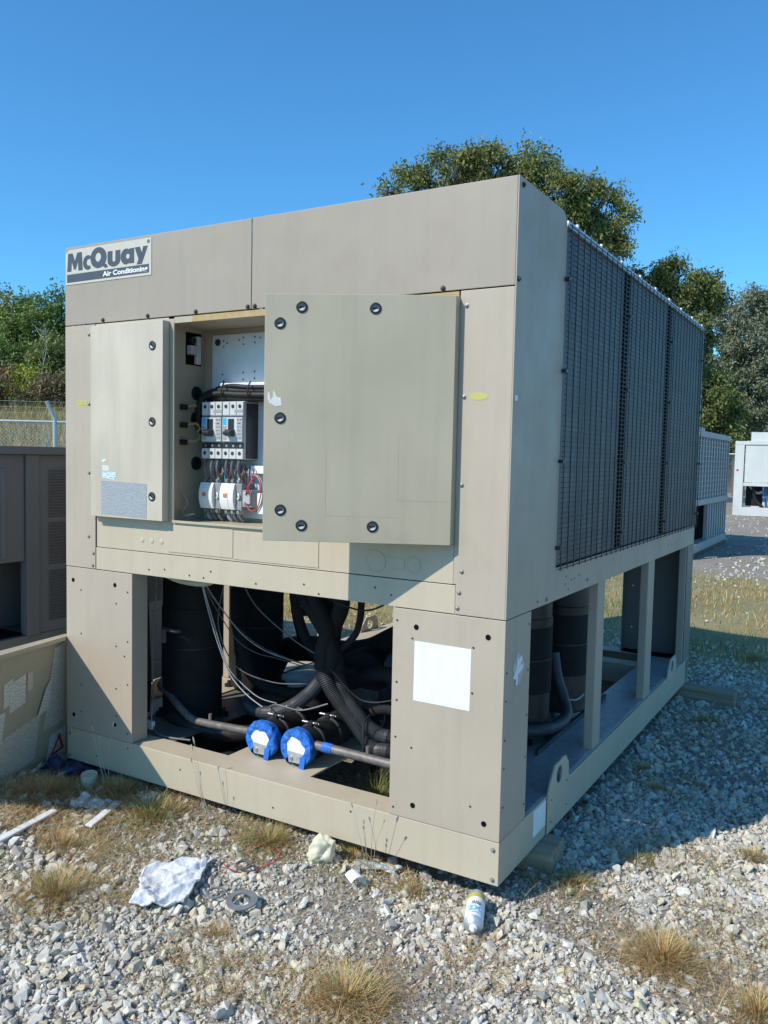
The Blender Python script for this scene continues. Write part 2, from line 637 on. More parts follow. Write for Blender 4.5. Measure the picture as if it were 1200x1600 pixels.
def np_mesh(name, V, F, mat, tint=None, smooth=False):
    """big mesh from numpy arrays, F (m,3) or (m,4); tint per vertex"""
    me = bpy.data.meshes.new(name)
    k = F.shape[1]
    me.vertices.add(len(V))
    me.vertices.foreach_set('co', np.ascontiguousarray(V, np.float32).ravel())
    me.loops.add(F.size)
    me.loops.foreach_set('vertex_index', np.ascontiguousarray(F, np.int32).ravel())
    me.polygons.add(len(F))
    me.polygons.foreach_set('loop_start', np.arange(0, F.size, k, dtype=np.int32))
    me.polygons.foreach_set('loop_total', np.full(len(F), k, np.int32))
    me.update(calc_edges=True)
    if tint is not None:
        at = me.color_attributes.new('tint', 'FLOAT_COLOR', 'POINT')
        at.data.foreach_set('color', np.c_[tint, np.ones(len(tint))].astype(np.float32).ravel())
    me.materials.append(MATS[mat])
    if smooth:
        me.shade_smooth()
    else:
        me.shade_flat()
    me.validate()
    return me


def sstep(a, b, x):
    t = np.clip((x - a) / (b - a), 0, 1)
    return t * t * (3 - 2 * t)


def gz(x, y):
    """height of the ground"""
    x = np.asarray(x, float)
    y = np.asarray(y, float)
    w = 0.010 * np.sin(x * 2.1 + 0.7 * y) + 0.008 * np.sin(y * 3.1 - x * 1.3 + 1) + 0.004 * np.sin(7 * x + 5 * y)
    near = sstep(-0.5, -0.06, y) * sstep(-0.15, -1.1, x) * 0.045
    return -0.098 + np.maximum(near, 0.055 * sstep(-1.6, -2.4, x)) + w * sstep(25, 8, np.hypot(x, y))


def gzf(x, y):
    return float(gz(x, y))


# ------------------------------------------------------------------ ground, far slope
def graded(a, b, fine0, fine1, step):
    mid = np.arange(fine0, fine1 + 1e-6, step)
    lo = fine0 - np.geomspace(step, fine0 - a, 22)
    hi = fine1 + np.geomspace(step, b - fine1, 22)
    return np.r_[lo[::-1], mid, hi]


gx = graded(-500, 500, -4, 4, 0.07)
gy = graded(-60, 900, -2.4, 8, 0.09)
GX, GY = np.meshgrid(gx, gy)
V = np.c_[GX.ravel(), GY.ravel(), gz(GX, GY).ravel()]
nx, ny = len(gx), len(gy)
ii = (np.arange(ny - 1)[:, None] * nx + np.arange(nx - 1)[None]).ravel()
F = np.c_[ii, ii + 1, ii + nx + 1, ii + nx]
g = place('ground', np_mesh('ground', V, F, 'gravel_ground', smooth=True))
tag(g, kind='structure')


def slope_z(x, y):
    """dry grass rise beyond the fence on the left"""
    d = (-(x + 11.6) * 0.60 + (y - 7.2) * 0.80)     # metres behind the fence line
    lat = (x + 11.6) * 0.80 + (y - 7.2) * 0.60
    return -0.1 + (3.5 * sstep(3, 30, d) + 1.8 * sstep(30, 70, d) + 0.10 * np.sin(lat * 0.7) * sstep(5, 12, d)) * sstep(20, 2, lat)


dd = np.linspace(0.5, 120, 60)
ll = np.linspace(-60, 24, 60)
DD, LL = np.meshgrid(dd, ll)
SX = -11.6 - 0.60 * DD + 0.80 * LL
SY = 7.2 + 0.80 * DD + 0.60 * LL
V = np.c_[SX.ravel(), SY.ravel(), slope_z(SX, SY).ravel() + 0.03]
n = 60
ii = (np.arange(n - 1)[:, None] * n + np.arange(n - 1)[None]).ravel()
F = np.c_[ii, ii + n, ii + n + 1, ii + 1]
hill = place('hillside', np_mesh('hillside', V, F, 'dry_field', smooth=True))
tag(hill, kind='structure')

# ------------------------------------------------------------------ the chiller in the foreground
W, H, L = 2.27, 2.45, 3.375
ZB, ZS, ZT = 0.157, 0.949, 2.087          # top of base rail, foot of upper casing, foot of top panels
ch = empty('chiller', 'large tan air conditioning chiller with open electrical cabinet, resting on timber blocks', 'chiller')
XZ = lambda y0: (lambda a, b, t: (a, t, b))
YZ = lambda a, b, t: (t, a, b)

# shared little pieces
bolt_me = MB().lathe([(0, 0.0095), (0.003, 0.0095), (0.003, 0.0065), (0.008, 0.006), (0.0095, 0.003)], (0, 0, 0), (0, -1, 0), 12).mesh('bolt', 'bolt_dark', True)
boltg_me = MB().lathe([(0, 0.0085), (0.0015, 0.0085), (0.0022, 0.0055), (0.0055, 0.005), (0.007, 0.0025)], (0, 0, 0), (0, -1, 0), 12).mesh('bolt', 'bolt_grey', True)
rivet_me = MB().lathe([(0, 0.0042), (0.0012, 0.0036)], (0, 0, 0), (0, -1, 0), 10).mesh('rivet', 'bolt_dark', True)
hole_me = MB().lathe([(0, 0.0105), (0.0009, 0.0100)], (0, 0, 0), (0, -1, 0), 16).mesh('bolt_hole', 'dark_hole', True)


def front(me, name, parent, pts, y=-0.001):
    for x, z in pts:
        place(name, me, parent, (x, y, z), (0, random.uniform(0, 6), 0))


def side(me, name, parent, pts, x=0.002):
    for y, z in pts:
        place(name, me, parent, (x, y, z), (0, 0, R_(90)))


# base frame -----------------------------------------------------------------
def rail_x(y_out, s):
    """pressed C-section along x, outer face at y_out, flanges towards +s"""
    p = [(0, 0), (0, ZB), (0.135, ZB), (0.135, ZB - 0.005), (0.005, ZB - 0.005), (0.005, 0.005), (0.06, 0.005), (0.06, 0)]
    return MB().prism([(y_out + s * a, b) for a, b in p], lambda a, b, t: (t, a, b), -W, 0)


fr = rail_x(0, 1).build('front_rail', 'paint_tan', ch, bev=0.003)
front(boltg_me, 'bolt', fr, [(-0.022, 0.128), (-0.022, 0.02), (-2.25, 0.128), (-2.25, 0.02)])
front(rivet_me, 'rivet', fr, [(-1.85, 0.13), (-1.52, 0.10), (-1.0, 0.05), (-0.62, 0.125), (-2.06, 0.05)])
br = rail_x(L, -1).build('back_rail', 'paint_tan', ch, bev=0.003)


def rail_y(x_out, s, y0, y1, top):
    p = [(0, 0), (0, ZB), (top, ZB), (top, ZB - 0.005), (0.005, ZB - 0.005), (0.005, 0.005), (0.06, 0.005), (0.06, 0)]
    return MB().prism([(x_out + s * a, b) for a, b in p], lambda a, b, t: (a, t, b), y0, y1)


LUG = [(0.487, ZB + 0.001), (0.515, 0.205), (0.57, 0.262), (0.70, 0.266), (0.742, 0.225), (0.752, ZB + 0.001)]
for sx, s in ((0, -1), (-W, 1)):
    sr = rail_y(sx, s, 0.137, 0.486, 0.20).build('side_rail', 'paint_tan', ch, bev=0.003)
    # the short return of the front rail round the corner
    box('rail_end', 'paint_tan', ch, min(sx, sx + s * 0.005), max(sx, sx + s * 0.005), 0.0052, 0.1368, 0.001, ZB - 0.001)
    sr2 = rail_y(sx - s * 0.006, s, 0.4865, L - 0.137, 0.235).build('side_rail', 'paint_tan', ch, bev=0.003)
    for dy in (0.0, 2.19):
        t0, t1 = sx - s * 0.0055, sx + s * 0.003
        MB().plate_hole([(a + dy, b) for a, b in LUG], (0.625 + dy, 0.207), 0.036, YZ, min(t0, t1), max(t0, t1)).build('lifting_lug', 'paint_tan', ch, bev=0.0015)
        if s < 0:
            side(rivet_me, 'rivet', sr2, [(0.53 + dy, 0.13), (0.72 + dy, 0.15), (0.53 + dy, 0.04), (0.72 + dy, 0.045)], 0.0068)
sheet('label', 'white_label', ch, (0.0008, 0.34, 0.045), (0.0008, 0.478, 0.045), (0.0008, 0.478, 0.148), (0.0008, 0.34, 0.148))
for y0 in (2.0, 2.92):
    MB().prism([(y0, 0.02), (y0, 0.150), (y0 + 0.13, 0.150), (y0 + 0.13, 0.145), (y0 + 0.005, 0.145), (y0 + 0.005, 0.02)],
               lambda a, b, t: (t, a, b), -W + 0.05, -0.05).build('cross_beam', 'paint_tan', ch)
# deck plates the machinery stands on
box('deck_plate', 'galvanised', ch, -0.92, -0.2355, 0.66, 2.0, 0.142, 0.149)
box('deck_plate', 'paint_deck', ch, -W + 0.2, -1.705, 0.136, 1.99, 0.142, 0.149)
box('shade_sheet', 'black_foam', ch, -1.704, -1.371, 0.140, 1.99, 0.030, 0.040)  # black sheet standing in for deep shade in the floor opening
box('shade_sheet', 'black_foam', ch, -0.919, -0.45, 0.60, 1.99, 0.030, 0.040)  # same painted shade, right-hand opening
MB().tube([(-1.98, 0.40, 0.185), (-1.85, 0.36, 0.16), (-1.68, 0.40, 0.13), (-1.50, 0.52, 0.12), (-1.40, 0.70, 0.13)], 0.045, 14, smooth=5).build('insulated_pipe', 'jacket_brown', ch, smooth=True)
box('deck_plate', 'paint_tan', ch, -1.37, -0.92, 0.136, 0.655, 0.143, 0.150)
box('deck_plate', 'paint_tan', ch, -0.440, -0.203, 0.136, 0.50, 0.142, 0.149)
box('sky_reflector', 'galvanised', ch, -0.2345, -0.012, 0.255, 3.232, ZB + 0.001, ZB + 0.004)  # overlay added so the flange mirrors the blue of the sky
box('deck_angle', 'black_rubber', ch, -0.55, -0.235, 0.70, 0.735, 0.150, 0.19)
box('deck_angle', 'jacket_brown', ch, -0.205, -0.19, 0.9, 2.0, ZB + 0.0042, 0.187)


# lower corner posts of folded sheet ------------------------------------------
def corner_post(x0, x1, y0, s, ret):
    """front sheet with the two returns going to +s; ret: depth of the inner and outer return"""
    t = 0.004
    m = MB()
    d0, d1 = ret
    poly = [(x0, y0), (x1, y0), (x1, y0 + s * d1), (x1 - t, y0 + s * d1), (x1 - t, y0 + s * t), (x0 + t, y0 + s * t), (x0 + t, y0 + s * d0), (x0, y0 + s * d0)]
    return m.prism(poly, lambda a, b, z: (a, b, z), ZB + 0.002, ZS - 0.003)


pl = corner_post(-W, -1.822, -0.002, 1, (0.245, 0.095)).build('corner_post', 'paint_tan_grey', ch, bev=0.003)
front(hole_me, 'bolt_hole', pl, [(-2.221, 0.883), (-1.934, 0.885), (-2.219, 0.226), (-1.934, 0.227)], -0.0025)
front(rivet_me, 'rivet', pl, [(-2.165, 0.84), (-2.165, 0.63), (-2.165, 0.38), (-2.165, 0.25), (-1.925, 0.80), (-1.925, 0.60), (-1.925, 0.40), (-1.925, 0.27), (-1.85, 0.86), (-1.85, 0.63), (-1.87, 0.56), (-1.85, 0.43), (-1.85, 0.20)], -0.003)
pr = corner_post(-0.448, 0, -0.002, 1, (0.42, 0.247)).build('corner_post', 'paint_tan_grey', ch, bev=0.003)  # inner return deepened out of sight to keep sun off the right deck
front(hole_me, 'bolt_hole', pr, [(-0.349, 0.883), (-0.064, 0.882), (-0.347, 0.214), (-0.06, 0.214)], -0.0025)
front(rivet_me, 'rivet', pr, [(-0.364, 0.84), (-0.119, 0.838), (-0.43, 0.90), (-0.427, 0.668), (-0.425, 0.60), (-0.427, 0.46), (-0.119, 0.675), (-0.358, 0.431), (-0.114, 0.265), (-0.43, 0.19)], -0.003)
side(rivet_me, 'rivet', pr, [(0.02, 0.76), (0.02, 0.66), (0.02, 0.52), (0.02, 0.42), (0.02, 0.28), (0.225, 0.90), (0.225, 0.73), (0.225, 0.56), (0.225, 0.4), (0.225, 0.22), (0.24, 0.64)], 0.0008)
sheet('label', 'scuffed_white', pr, (-0.355, -0.0026, 0.611), (-0.128, -0.0026, 0.609), (-0.127, -0.0026, 0.831), (-0.354, -0.0026, 0.832))
# silver diamond with strips of tape stuck on the side
MB().prism([(0.068, 0.765), (0.115, 0.822), (0.19, 0.762), (0.145, 0.69)], YZ, 0.0006, 0.0014).build('tape_patch', 'galvanised', pr)
MB().prism([(0.075, 0.73), (0.10, 0.72), (0.165, 0.785), (0.15, 0.80)], YZ, 0.0015, 0.0022).build('tape_strip', 'white_label', pr)
MB().prism([(0.10, 0.70), (0.12, 0.695), (0.128, 0.79), (0.11, 0.80)], YZ, 0.0023, 0.0030).build('tape_strip', 'white_label', pr)
MB().prism([(0.11, 0.755), (0.115, 0.735), (0.17, 0.75), (0.165, 0.77)], YZ, 0.0031, 0.0037).build('tape_strip', 'white_label', pr)
pb = corner_post(-0.45, 0, L + 0.002, -1, (0.095, 0.20)).build('corner_post', 'paint_grey', ch, bev=0.003)
pb2 = corner_post(-W, -1.82, L + 0.002, -1, (0.20, 0.095)).build('corner_post', 'paint_grey', ch, bev=0.003)
hole_light_me = MB().lathe([(0, 0.007), (0.001, 0.007)], (0, 0, 0), (0, -1, 0), 10).mesh('rivet', 'white_label', True)  # white discs painting daylight through open holes, not rivets
for x, z in [(-0.40, 0.90), (-0.31, 0.89), (-0.40, 0.62), (-0.31, 0.61), (-0.31, 0.38), (-0.40, 0.32), (-0.06, 0.9), (-0.07, 0.62), (-0.08, 0.42)]:
    place('rivet', hole_light_me, pb, (x, L - 0.0025, z))
# side posts
for sx, s in ((0, -1), (-W, 1)):
    for y0, y1 in ((1.12, 1.235), (2.10, 2.245), (3.16, 3.366 - 0.002)):
        a, b_ = sorted((sx + s * 0.0055, sx + s * 0.05))
        box('side_post', 'paint_tan_grey', ch, a, b_, y0, y1, ZB + 0.002, ZS + 0.02, bev=0.004)

# upper casing ----------------------------------------------------------------
pf = MB()
pf.prism([(-2.062, ZS), (-0.197, ZS), (-0.197, 1.052), (-2.062, 1.052)], lambda a, b, t: (a, t, b), 0.0, 0.006)
pf.box(-2.062, -0.197, 0.0062, 0.06, ZS, ZS + 0.005)
bm_ = pf.build('front_beam', 'paint_tan', ch, bev=0.0015)
front(rivet_me, 'rivet', bm_, [(-1.716, 0.976), (-1.39, 0.969), (-1.103, 0.971), (-0.86, 0.992), (-0.788, 0.961), (-0.53, 1.012), (-0.46, 0.99), (-1.472, 0.972), (-1.62, 0.985), (-1.35, 1.0)])
cl = MB().box(-W, -2.0645, -0.003, 0.006, ZS, ZT - 0.002).box(-W, -W + 0.006, 0.0062, 0.10, ZS, ZT - 0.002).build('corner_strip', 'paint_tan_grey', ch, bev=0.002)
front(boltg_me, 'bolt', cl, [(-2.105, 2.04), (-2.105, 1.72), (-2.105, 1.40), (-2.108, 1.10), (-2.077, 1.023), (-2.081, 0.965)], -0.003)
sheet('label', 'print_yellow', cl, (-2.19, -0.0036, 1.708), (-2.117, -0.0036, 1.708), (-2.117, -0.0036, 1.735), (-2.19, -0.0036, 1.737))
cr = MB().prism([(-0.205, 1.056), (-0.195, 1.056), (-0.195, ZS), (-0.004, ZS), (-0.004, ZT - 0.002), (-0.205, ZT - 0.002)], lambda a, b, t: (a, t, b), -0.003, 0.006)
cr = cr.build('corner_strip', 'paint_tan_grey', ch, bev=0.002)
front(boltg_me, 'bolt', cr, [(-0.18, 2.032), (-0.181, 1.718), (-0.181, 1.41), (-0.172, 1.104), (-0.18, 1.028), (-0.185, 0.972)], -0.003)
MB().prism([(-0.16 + 0.034 + 0.036 * math.cos(t), 1.719 + 0.0135 * math.sin(t) + 0.006 * math.cos(2 * t) * 0) for t in np.linspace(0, 2 * math.pi, 20, endpoint=False)],
           lambda a, b, t: (a, t, b), -0.0038, -0.0031).build('label', 'print_yellow', cr)
# lower access panel with its knock-outs
lp = box('access_panel', 'paint_tan', ch, -2.057, -0.2075, 0.001, 0.006, 1.0555, 1.197)
knock = MB().lathe([(0, 0.0115), (0.0015, 0.0115), (0.0025, 0.009)], (0, 0, 0), (0, -1, 0), 16).mesh('plug', 'paint_door_small', True)
for x in (-1.76, -1.70, -1.641):
    place('plug', knock, lp, (x, 0.0009, 1.107))
for x0, x1, z0, z1 in ((-1.60, -1.228, 1.066, 1.186), (-1.224, -0.791, 1.063, 1.18)):
    box('cover_plate', 'paint_tan', lp, x0, x1, -0.0018, 0.0008, z0, z1, bev=0.001)
for x, r in ((-0.53, 0.043), (-0.368, 0.031)):
    m = MB()
    m.lathe([(0, r), (0.0022, r - 0.001), (0.0022, r - 0.004), (0.0006, r - 0.006)], (x, 0.0008, 1.11), (0, -1, 0), 32)
    m.build('knock_out', 'paint_tan', lp, smooth=True)
box('knock_out', 'paint_tan', lp, -0.483, -0.405, -0.0008, 0.0008, 1.09, 1.13, bev=0.001)
# top panels
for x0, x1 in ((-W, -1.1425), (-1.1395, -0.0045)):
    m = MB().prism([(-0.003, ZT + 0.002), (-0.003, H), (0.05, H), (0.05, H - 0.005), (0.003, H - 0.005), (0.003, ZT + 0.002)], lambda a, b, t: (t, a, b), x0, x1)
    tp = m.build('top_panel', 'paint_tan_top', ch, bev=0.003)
    if x0 < -2:
        front(bolt_me, 'bolt', tp, [(-2.01, 2.100), (-1.724, 2.100), (-1.441, 2.099), (-1.158, 2.099)], -0.003)
    else:
        front(bolt_me, 'bolt', tp, [(-1.122, 2.099), (-0.274, 2.099)], -0.003)
# side panel and side beam under the coils: one folded sheet
sp = [(-0.003, ZS), (3.372, ZS), (3.372, 1.080), (0.497, 1.080), (0.497, 2.395), (0.49, 2.42), (0.475, 2.438), (0.45, H), (-0.003, H)]
sd = MB().prism(sp, YZ, -0.004, 0.001).build('side_panel', 'paint_tan_grey', ch, bev=0.0015)
side(bolt_me, 'bolt', sd, [(0.03, 2.425), (0.012, 2.11)], 0.001)
side(rivet_me, 'rivet', sd, [(0.30, 0.972), (0.62, 1.0), (0.70, 1.01), (0.74, 1.01), (0.80, 1.02), (0.66, 0.975), (2.55, 1.0), (2.65, 1.0), (2.75, 1.0), (0.63, 1.03)], 0.0015)
side(boltg_me, 'bolt', sd, [(0.40, 0.968), (0.92, 0.985)], 0.0015)
sheet('label', 'white_label', sd, (0.0018, 0.014, 1.704), (0.0018, 0.038, 1.704), (0.0018, 0.038, 1.722), (0.0018, 0.014, 1.722))
# rest of the shell
box('casing_side', 'paint_tan_grey', ch, -W, -W + 0.004, 0.102, L - 0.004, ZS, 2.40)
box('casing_back', 'paint_tan_grey', ch, -W, -0.001, L - 0.003, L, ZS, 2.40)
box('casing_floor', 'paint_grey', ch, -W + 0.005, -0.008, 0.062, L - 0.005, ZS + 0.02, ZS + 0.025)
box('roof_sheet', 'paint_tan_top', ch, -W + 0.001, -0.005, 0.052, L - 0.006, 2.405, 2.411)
for fy in (0.9, 1.85, 2.8):
    for fx in (-1.68, -0.6):
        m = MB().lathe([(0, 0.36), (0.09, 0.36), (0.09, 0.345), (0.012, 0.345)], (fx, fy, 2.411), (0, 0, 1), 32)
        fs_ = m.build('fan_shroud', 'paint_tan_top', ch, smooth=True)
        m = MB().cyl((fx, fy, 2.43), (fx, fy, 2.49), 0.07, 16)
        for k in range(4):
            a = k * math.pi / 2
            c_, s_ = math.cos(a), math.sin(a)
            m.add([(fx + 0.06 * c_ - 0.08 * s_, fy + 0.06 * s_ + 0.08 * c_, 2.44), (fx + 0.06 * c_ + 0.08 * s_, fy + 0.06 * s_ - 0.08 * c_, 2.47),
                   (fx + 0.33 * c_ + 0.12 * s_, fy + 0.33 * s_ - 0.12 * c_, 2.475), (fx + 0.33 * c_ - 0.12 * s_, fy + 0.33 * s_ + 0.12 * c_, 2.435)], [(0, 1, 2, 3)])
        m.build('fan', 'black_plastic', fs_)

# condenser coil behind wire guards
box('coil', 'coil_fins', ch, -0.05, -0.012, 0.499, 3.368, 1.083, 2.398)
box('coil_top_rail', 'galvanised', ch, -0.06, 0.006, 0.499, 3.372, 2.399, 2.424, bev=0.002)
box('coil_end_rail', 'galvanised', ch, -0.05, 0.004, 3.3695, 3.3745, 1.081, 2.42)
for y in (1.42, 2.372):
    box('coil_divider', 'dark_hole', ch, -0.0118, -0.004, y - 0.035, y + 0.035, 1.083, 2.398)
for y0, y1 in ((0.492, 1.405), (1.43, 2.358), (2.384, 3.364)):
    m = MB()
    for k in range(67):
        z = 1.075 + (2.405 - 1.075) * k / 66
        m.box(0.012, 0.0155, y0, y1, z - 0.0015, z + 0.0015)
    for k in range(12):
        y = y0 + 0.012 + (y1 - y0 - 0.024) * k / 11
        m.box(0.0157, 0.0195, y - 0.002, y + 0.002, 1.07, 2.427)
    gd = m.build('wire_guard', 'wire_black', ch)
    tag(gd, kind='stuff')
clip = MB().box(-0.001, 0.021, -0.011, 0.011, -0.007, 0.007).mesh('guard_clip', 'black_plastic')
for y in (0.492, 1.418, 2.371, 3.366):
    for z in (1.16, 1.5, 1.85, 2.2):
        place('guard_clip', clip, ch, (0, y, z))
wc = MB().box(-0.006, 0.004, -0.008, 0.008, 0, 0.012).mesh('rail_clip', 'plastic_white')
for k, y in enumerate(np.linspace(0.62, 3.3, 9)):
    place('rail_clip', wc, ch, (0, float(y), 2.4245))

# sign -------------------------------------------------------------------------
sg = MB()
sg.prism([(-2.262, 2.277), (-1.702, 2.276), (-1.702, 2.437), (-2.235, 2.437), (-2.262, 2.42)], lambda a, b, t: (a, t, b), -0.0055, -0.0032)
sg = sg.build('sign', 'sign_white', ch)
PIXM = (CAM, right, up, fwd)


def letter(outline, holes=()):
    """flat letter from outline points given as (x, z) on the panel"""
    bm = bmesh.new()
    edges = []
    for loop in [outline] + list(holes):
        vs = [bm.verts.new((x, -0.0062, z)) for x, z in loop]
        edges += [bm.edges.new((vs[i], vs[(i + 1) % len(vs)])) for i in range(len(vs))]
    bmesh.ops.triangle_fill(bm, use_beauty=True, use_dissolve=False, edges=edges, normal=(0, -1, 0))
    ext = bmesh.ops.extrude_face_region(bm, geom=bm.faces[:])
    for v in ext['geom']:
        if isinstance(v, bmesh.types.BMVert):
            v.co.y = -0.0056
    bmesh.ops.recalc_face_normals(bm, faces=bm.faces)
    me = bpy.data.meshes.new('letter')
    bm.to_mesh(me)
    bm.free()
    me.materials.append(MATS['sign_ink'])
    return place('letter', me, sg)


# letters drawn in a 0..1000 x 0..260 box, heavy rounded grotesque
def LX(u, v):
    return (-2.2510 + u * 0.000516, 2.3375 + v * 0.000386)


def poly(*p):
    return [LX(u, v) for u, v in p]


def arc(cx, cy, rx, ry, a0, a1, n=22):
    return [(cx + rx * math.cos(R_(a0 + (a1 - a0) * k / n)), cy + ry * math.sin(R_(a0 + (a1 - a0) * k / n))) for k in range(n + 1)]


letter(poly((0, 0), (12, 215), (72, 215), (104, 118), (136, 215), (196, 215), (208, 0), (150, 0), (146, 112), (116, 18), (92, 18), (62, 112), (56, 0)))
letter(poly(*(arc(276, 80, 64, 86, 52, 308) + arc(286, 80, 26, 38, 300, 60))))
letter(poly(*(arc(414, 118, 104, 122, -38, 318, 40) + [(470, 12), (500, -14), (536, -2), (516, 30)])), [poly(*(arc(410, 124, 36, 52, -42, 292, 26) + [(432, 92)]))])
letter(poly((530, 172), (592, 172), (592, 66), *arc(610, 66, 18, 20, 180, 360, 12), (628, 172), (690, 172), (690, 62), *arc(610, 60, 80, 70, 0, -180, 22)))
letter(poly(*(arc(762, 84, 68, 90, 60, 300, 26) + [(806, 0), (860, 0), (860, 170), (806, 170)])), [poly(*arc(782, 85, 22, 30, 0, 352, 22))])
letter(poly((866, 172), (930, 172), (952, 100), (968, 172), (1024, 172), (952, -24), (890, -24), (912, 36)))
MB().prism([(-2.252, 2.2875), (-1.716, 2.2875), (-1.716, 2.3245), (-2.252, 2.3245)], lambda a, b, t: (a, t, b), -0.0063, -0.0056).build('band', 'sign_ink', sg)
tm = text_mesh('Air Conditioning', 0.030, 'white_label', 0.0009)
tw = max(v.co.x for v in tm.vertices)
for v in tm.vertices:
    v.co.x *= 0.284 / tw
place('lettering', tm, sg, (-2.007, -0.0064, 2.2965), (R_(90), 0, 0))
rm = text_mesh('\u00ae', 0.021, 'sign_ink', 0.0004)
place('trade_mark', rm, sg, (-1.727, -0.0058, 2.414), (R_(90), 0, 0))

# electrical cabinet ------------------------------------------------------------
CX0, CX1, CZ0, CZ1, CD = -1.632, -0.21, 1.203, 2.060, 0.26
cab = MB()
cab.box(CX0 - 0.003, CX0, 0.004, CD, CZ0 - 0.012, CZ1 + 0.012)           # left wall
cab.box(CX1, CX1 + 0.003, 0.007, CD, CZ0 - 0.012, CZ1 + 0.012)
cab.box(CX0 - 0.003, CX1 + 0.003, CD + 0.0005, CD + 0.004, CZ0 - 0.012, CZ1 + 0.012)
cab.box(CX0, CX1, 0.007, CD, CZ1 + 0.004, CZ1 + 0.008)
cab.box(CX0, CX1, 0.007, CD, CZ0 - 0.010, CZ0 - 0.006)
cab = cab.build('cabinet', 'paint_door', ch)
# rim of the opening
m = MB()
m.box(-1.598, -1.566, -0.004, 0.004, CZ0 - 0.004, CZ1 + 0.018)
m.box(-1.5655, -0.2095, -0.012, 0.0055, CZ0 - 0.006, CZ0 + 0.004)
m.build('rim', 'paint_door', cab, bev=0.001)
box('rim', 'rusted_edge', cab, -1.46, -0.21, -0.004, 0.0055, CZ1 - 0.002, ZT - 0.003, bev=0.001)
box('rim', 'paint_door', cab, -1.5655, -1.4605, -0.0035, 0.0055, CZ1 - 0.002, ZT - 0.003, bev=0.001)
# compartment on the left, behind the small door
box('compartment', 'paint_tan', ch, -2.062, -1.601, 0.0002, 0.006, 1.198, ZT - 0.002)
# cut-out and grommets in the left wall
box('cut_out', 'dark_hole', cab, CX0, CX0 + 0.0015, 0.135, 0.235, 1.90, 2.045)
box('relay', 'ivory_plastic', cab, CX0 + 0.002, CX0 + 0.02, 0.188, 0.215, 1.905, 2.03, bev=0.002)
box('relay', 'breaker_grey', cab, CX0 + 0.002, CX0 + 0.03, 0.14, 0.18, 1.945, 1.985, bev=0.002)
MB().cyl((CX0, 0.165, 2.01), (CX0 + 0.02, 0.165, 2.01), 0.016, 14).build('relay', 'black_plastic', cab, smooth=True)
for y, z in ((0.205, 1.775), (0.20, 1.658), (0.205, 1.455)):
    MB().lathe([(0, 0.032), (0.008, 0.03), (0.008, 0.02), (0.002, 0.018)], (CX0, y, z), (1, 0, 0), 20).build('grommet', 'black_rubber', cab, smooth=True)
for z, dz in ((1.707, -0.09), (1.627, -0.03), (1.55, 0.05)):
    cn = box('connector', 'black_plastic', cab, CX0, CX0 + 0.022, 0.098, 0.130, z - 0.012, z + 0.012, bev=0.002)
    for k in range(2):
        o_ = 0.006 * k
        MB().tube([(CX0 + 0.012, 0.13, z + o_), (CX0 + 0.04, 0.165, z + 0.005 + o_), (CX0 + 0.045, 0.185 - o_, z + dz * 0.5 + o_), (CX0 + 0.03, 0.178, z + dz), (CX0 + 0.03, 0.20, z + dz * 0.7 - o_)], 0.0022, 6).build('lead', 'yellow_wire', cn, smooth=True)
# mounting plate with drilled holes
mp_ = box('mounting_plate', 'plate_white', cab, -1.568, -0.30, 0.240, 0.244, 1.215, 2.038, bev=0.001)
dot = MB().lathe([(0, 0.004), (0.0006, 0.004)], (0, 0, 0), (0, -1, 0), 8).mesh('screw_hole', 'dark_hole')
for x, z in [(-1.50, 2.01), (-1.48, 2.0), (-1.50, 1.985), (-1.41, 2.01), (-1.385, 2.02), (-1.385, 1.99), (-1.32, 2.02), (-1.32, 1.995), (-1.29, 2.015), (-1.505, 1.86), (-1.50, 1.83), (-1.385, 1.865), (-1.385, 1.835), (-1.32, 1.868), (-1.32, 1.838), (-1.25, 1.72), (-1.25, 1.56)]:
    place('screw_hole', dot, mp_, (x, 0.2395, z))
MB().lathe([(0, 0.016), (0.004, 0.015), (0.004, 0.007), (0.009, 0.006)], (-1.535, 0.240, 2.005), (0, -1, 0), 16).build('bolt', 'bolt_dark', mp_, smooth=True)
box('raceway', 'white_label', cab, -1.475, -1.0, 0.185, 0.2385, 1.782, 1.815, bev=0.002)
box('raceway', 'white_label', cab, -1.30, -1.0, 0.195, 0.2385, 1.418, 1.452, bev=0.002)
m = MB()
for k in range(9):
    m.box(-1.515 + k * 0.024, -1.515 + k * 0.024 + 0.015, 0.195, 0.199, 1.418, 1.452)
m.box(-1.515, -1.301, 0.1992, 0.2385, 1.412, 1.420)
m.box(-1.515, -1.301, 0.1992, 0.2385, 1.449, 1.455)
m.build('raceway', 'grey_plastic', cab)
box('relay', 'plastic_white', cab, -1.225, -1.15, 0.15, 0.2385, 1.245, 1.335, bev=0.003)

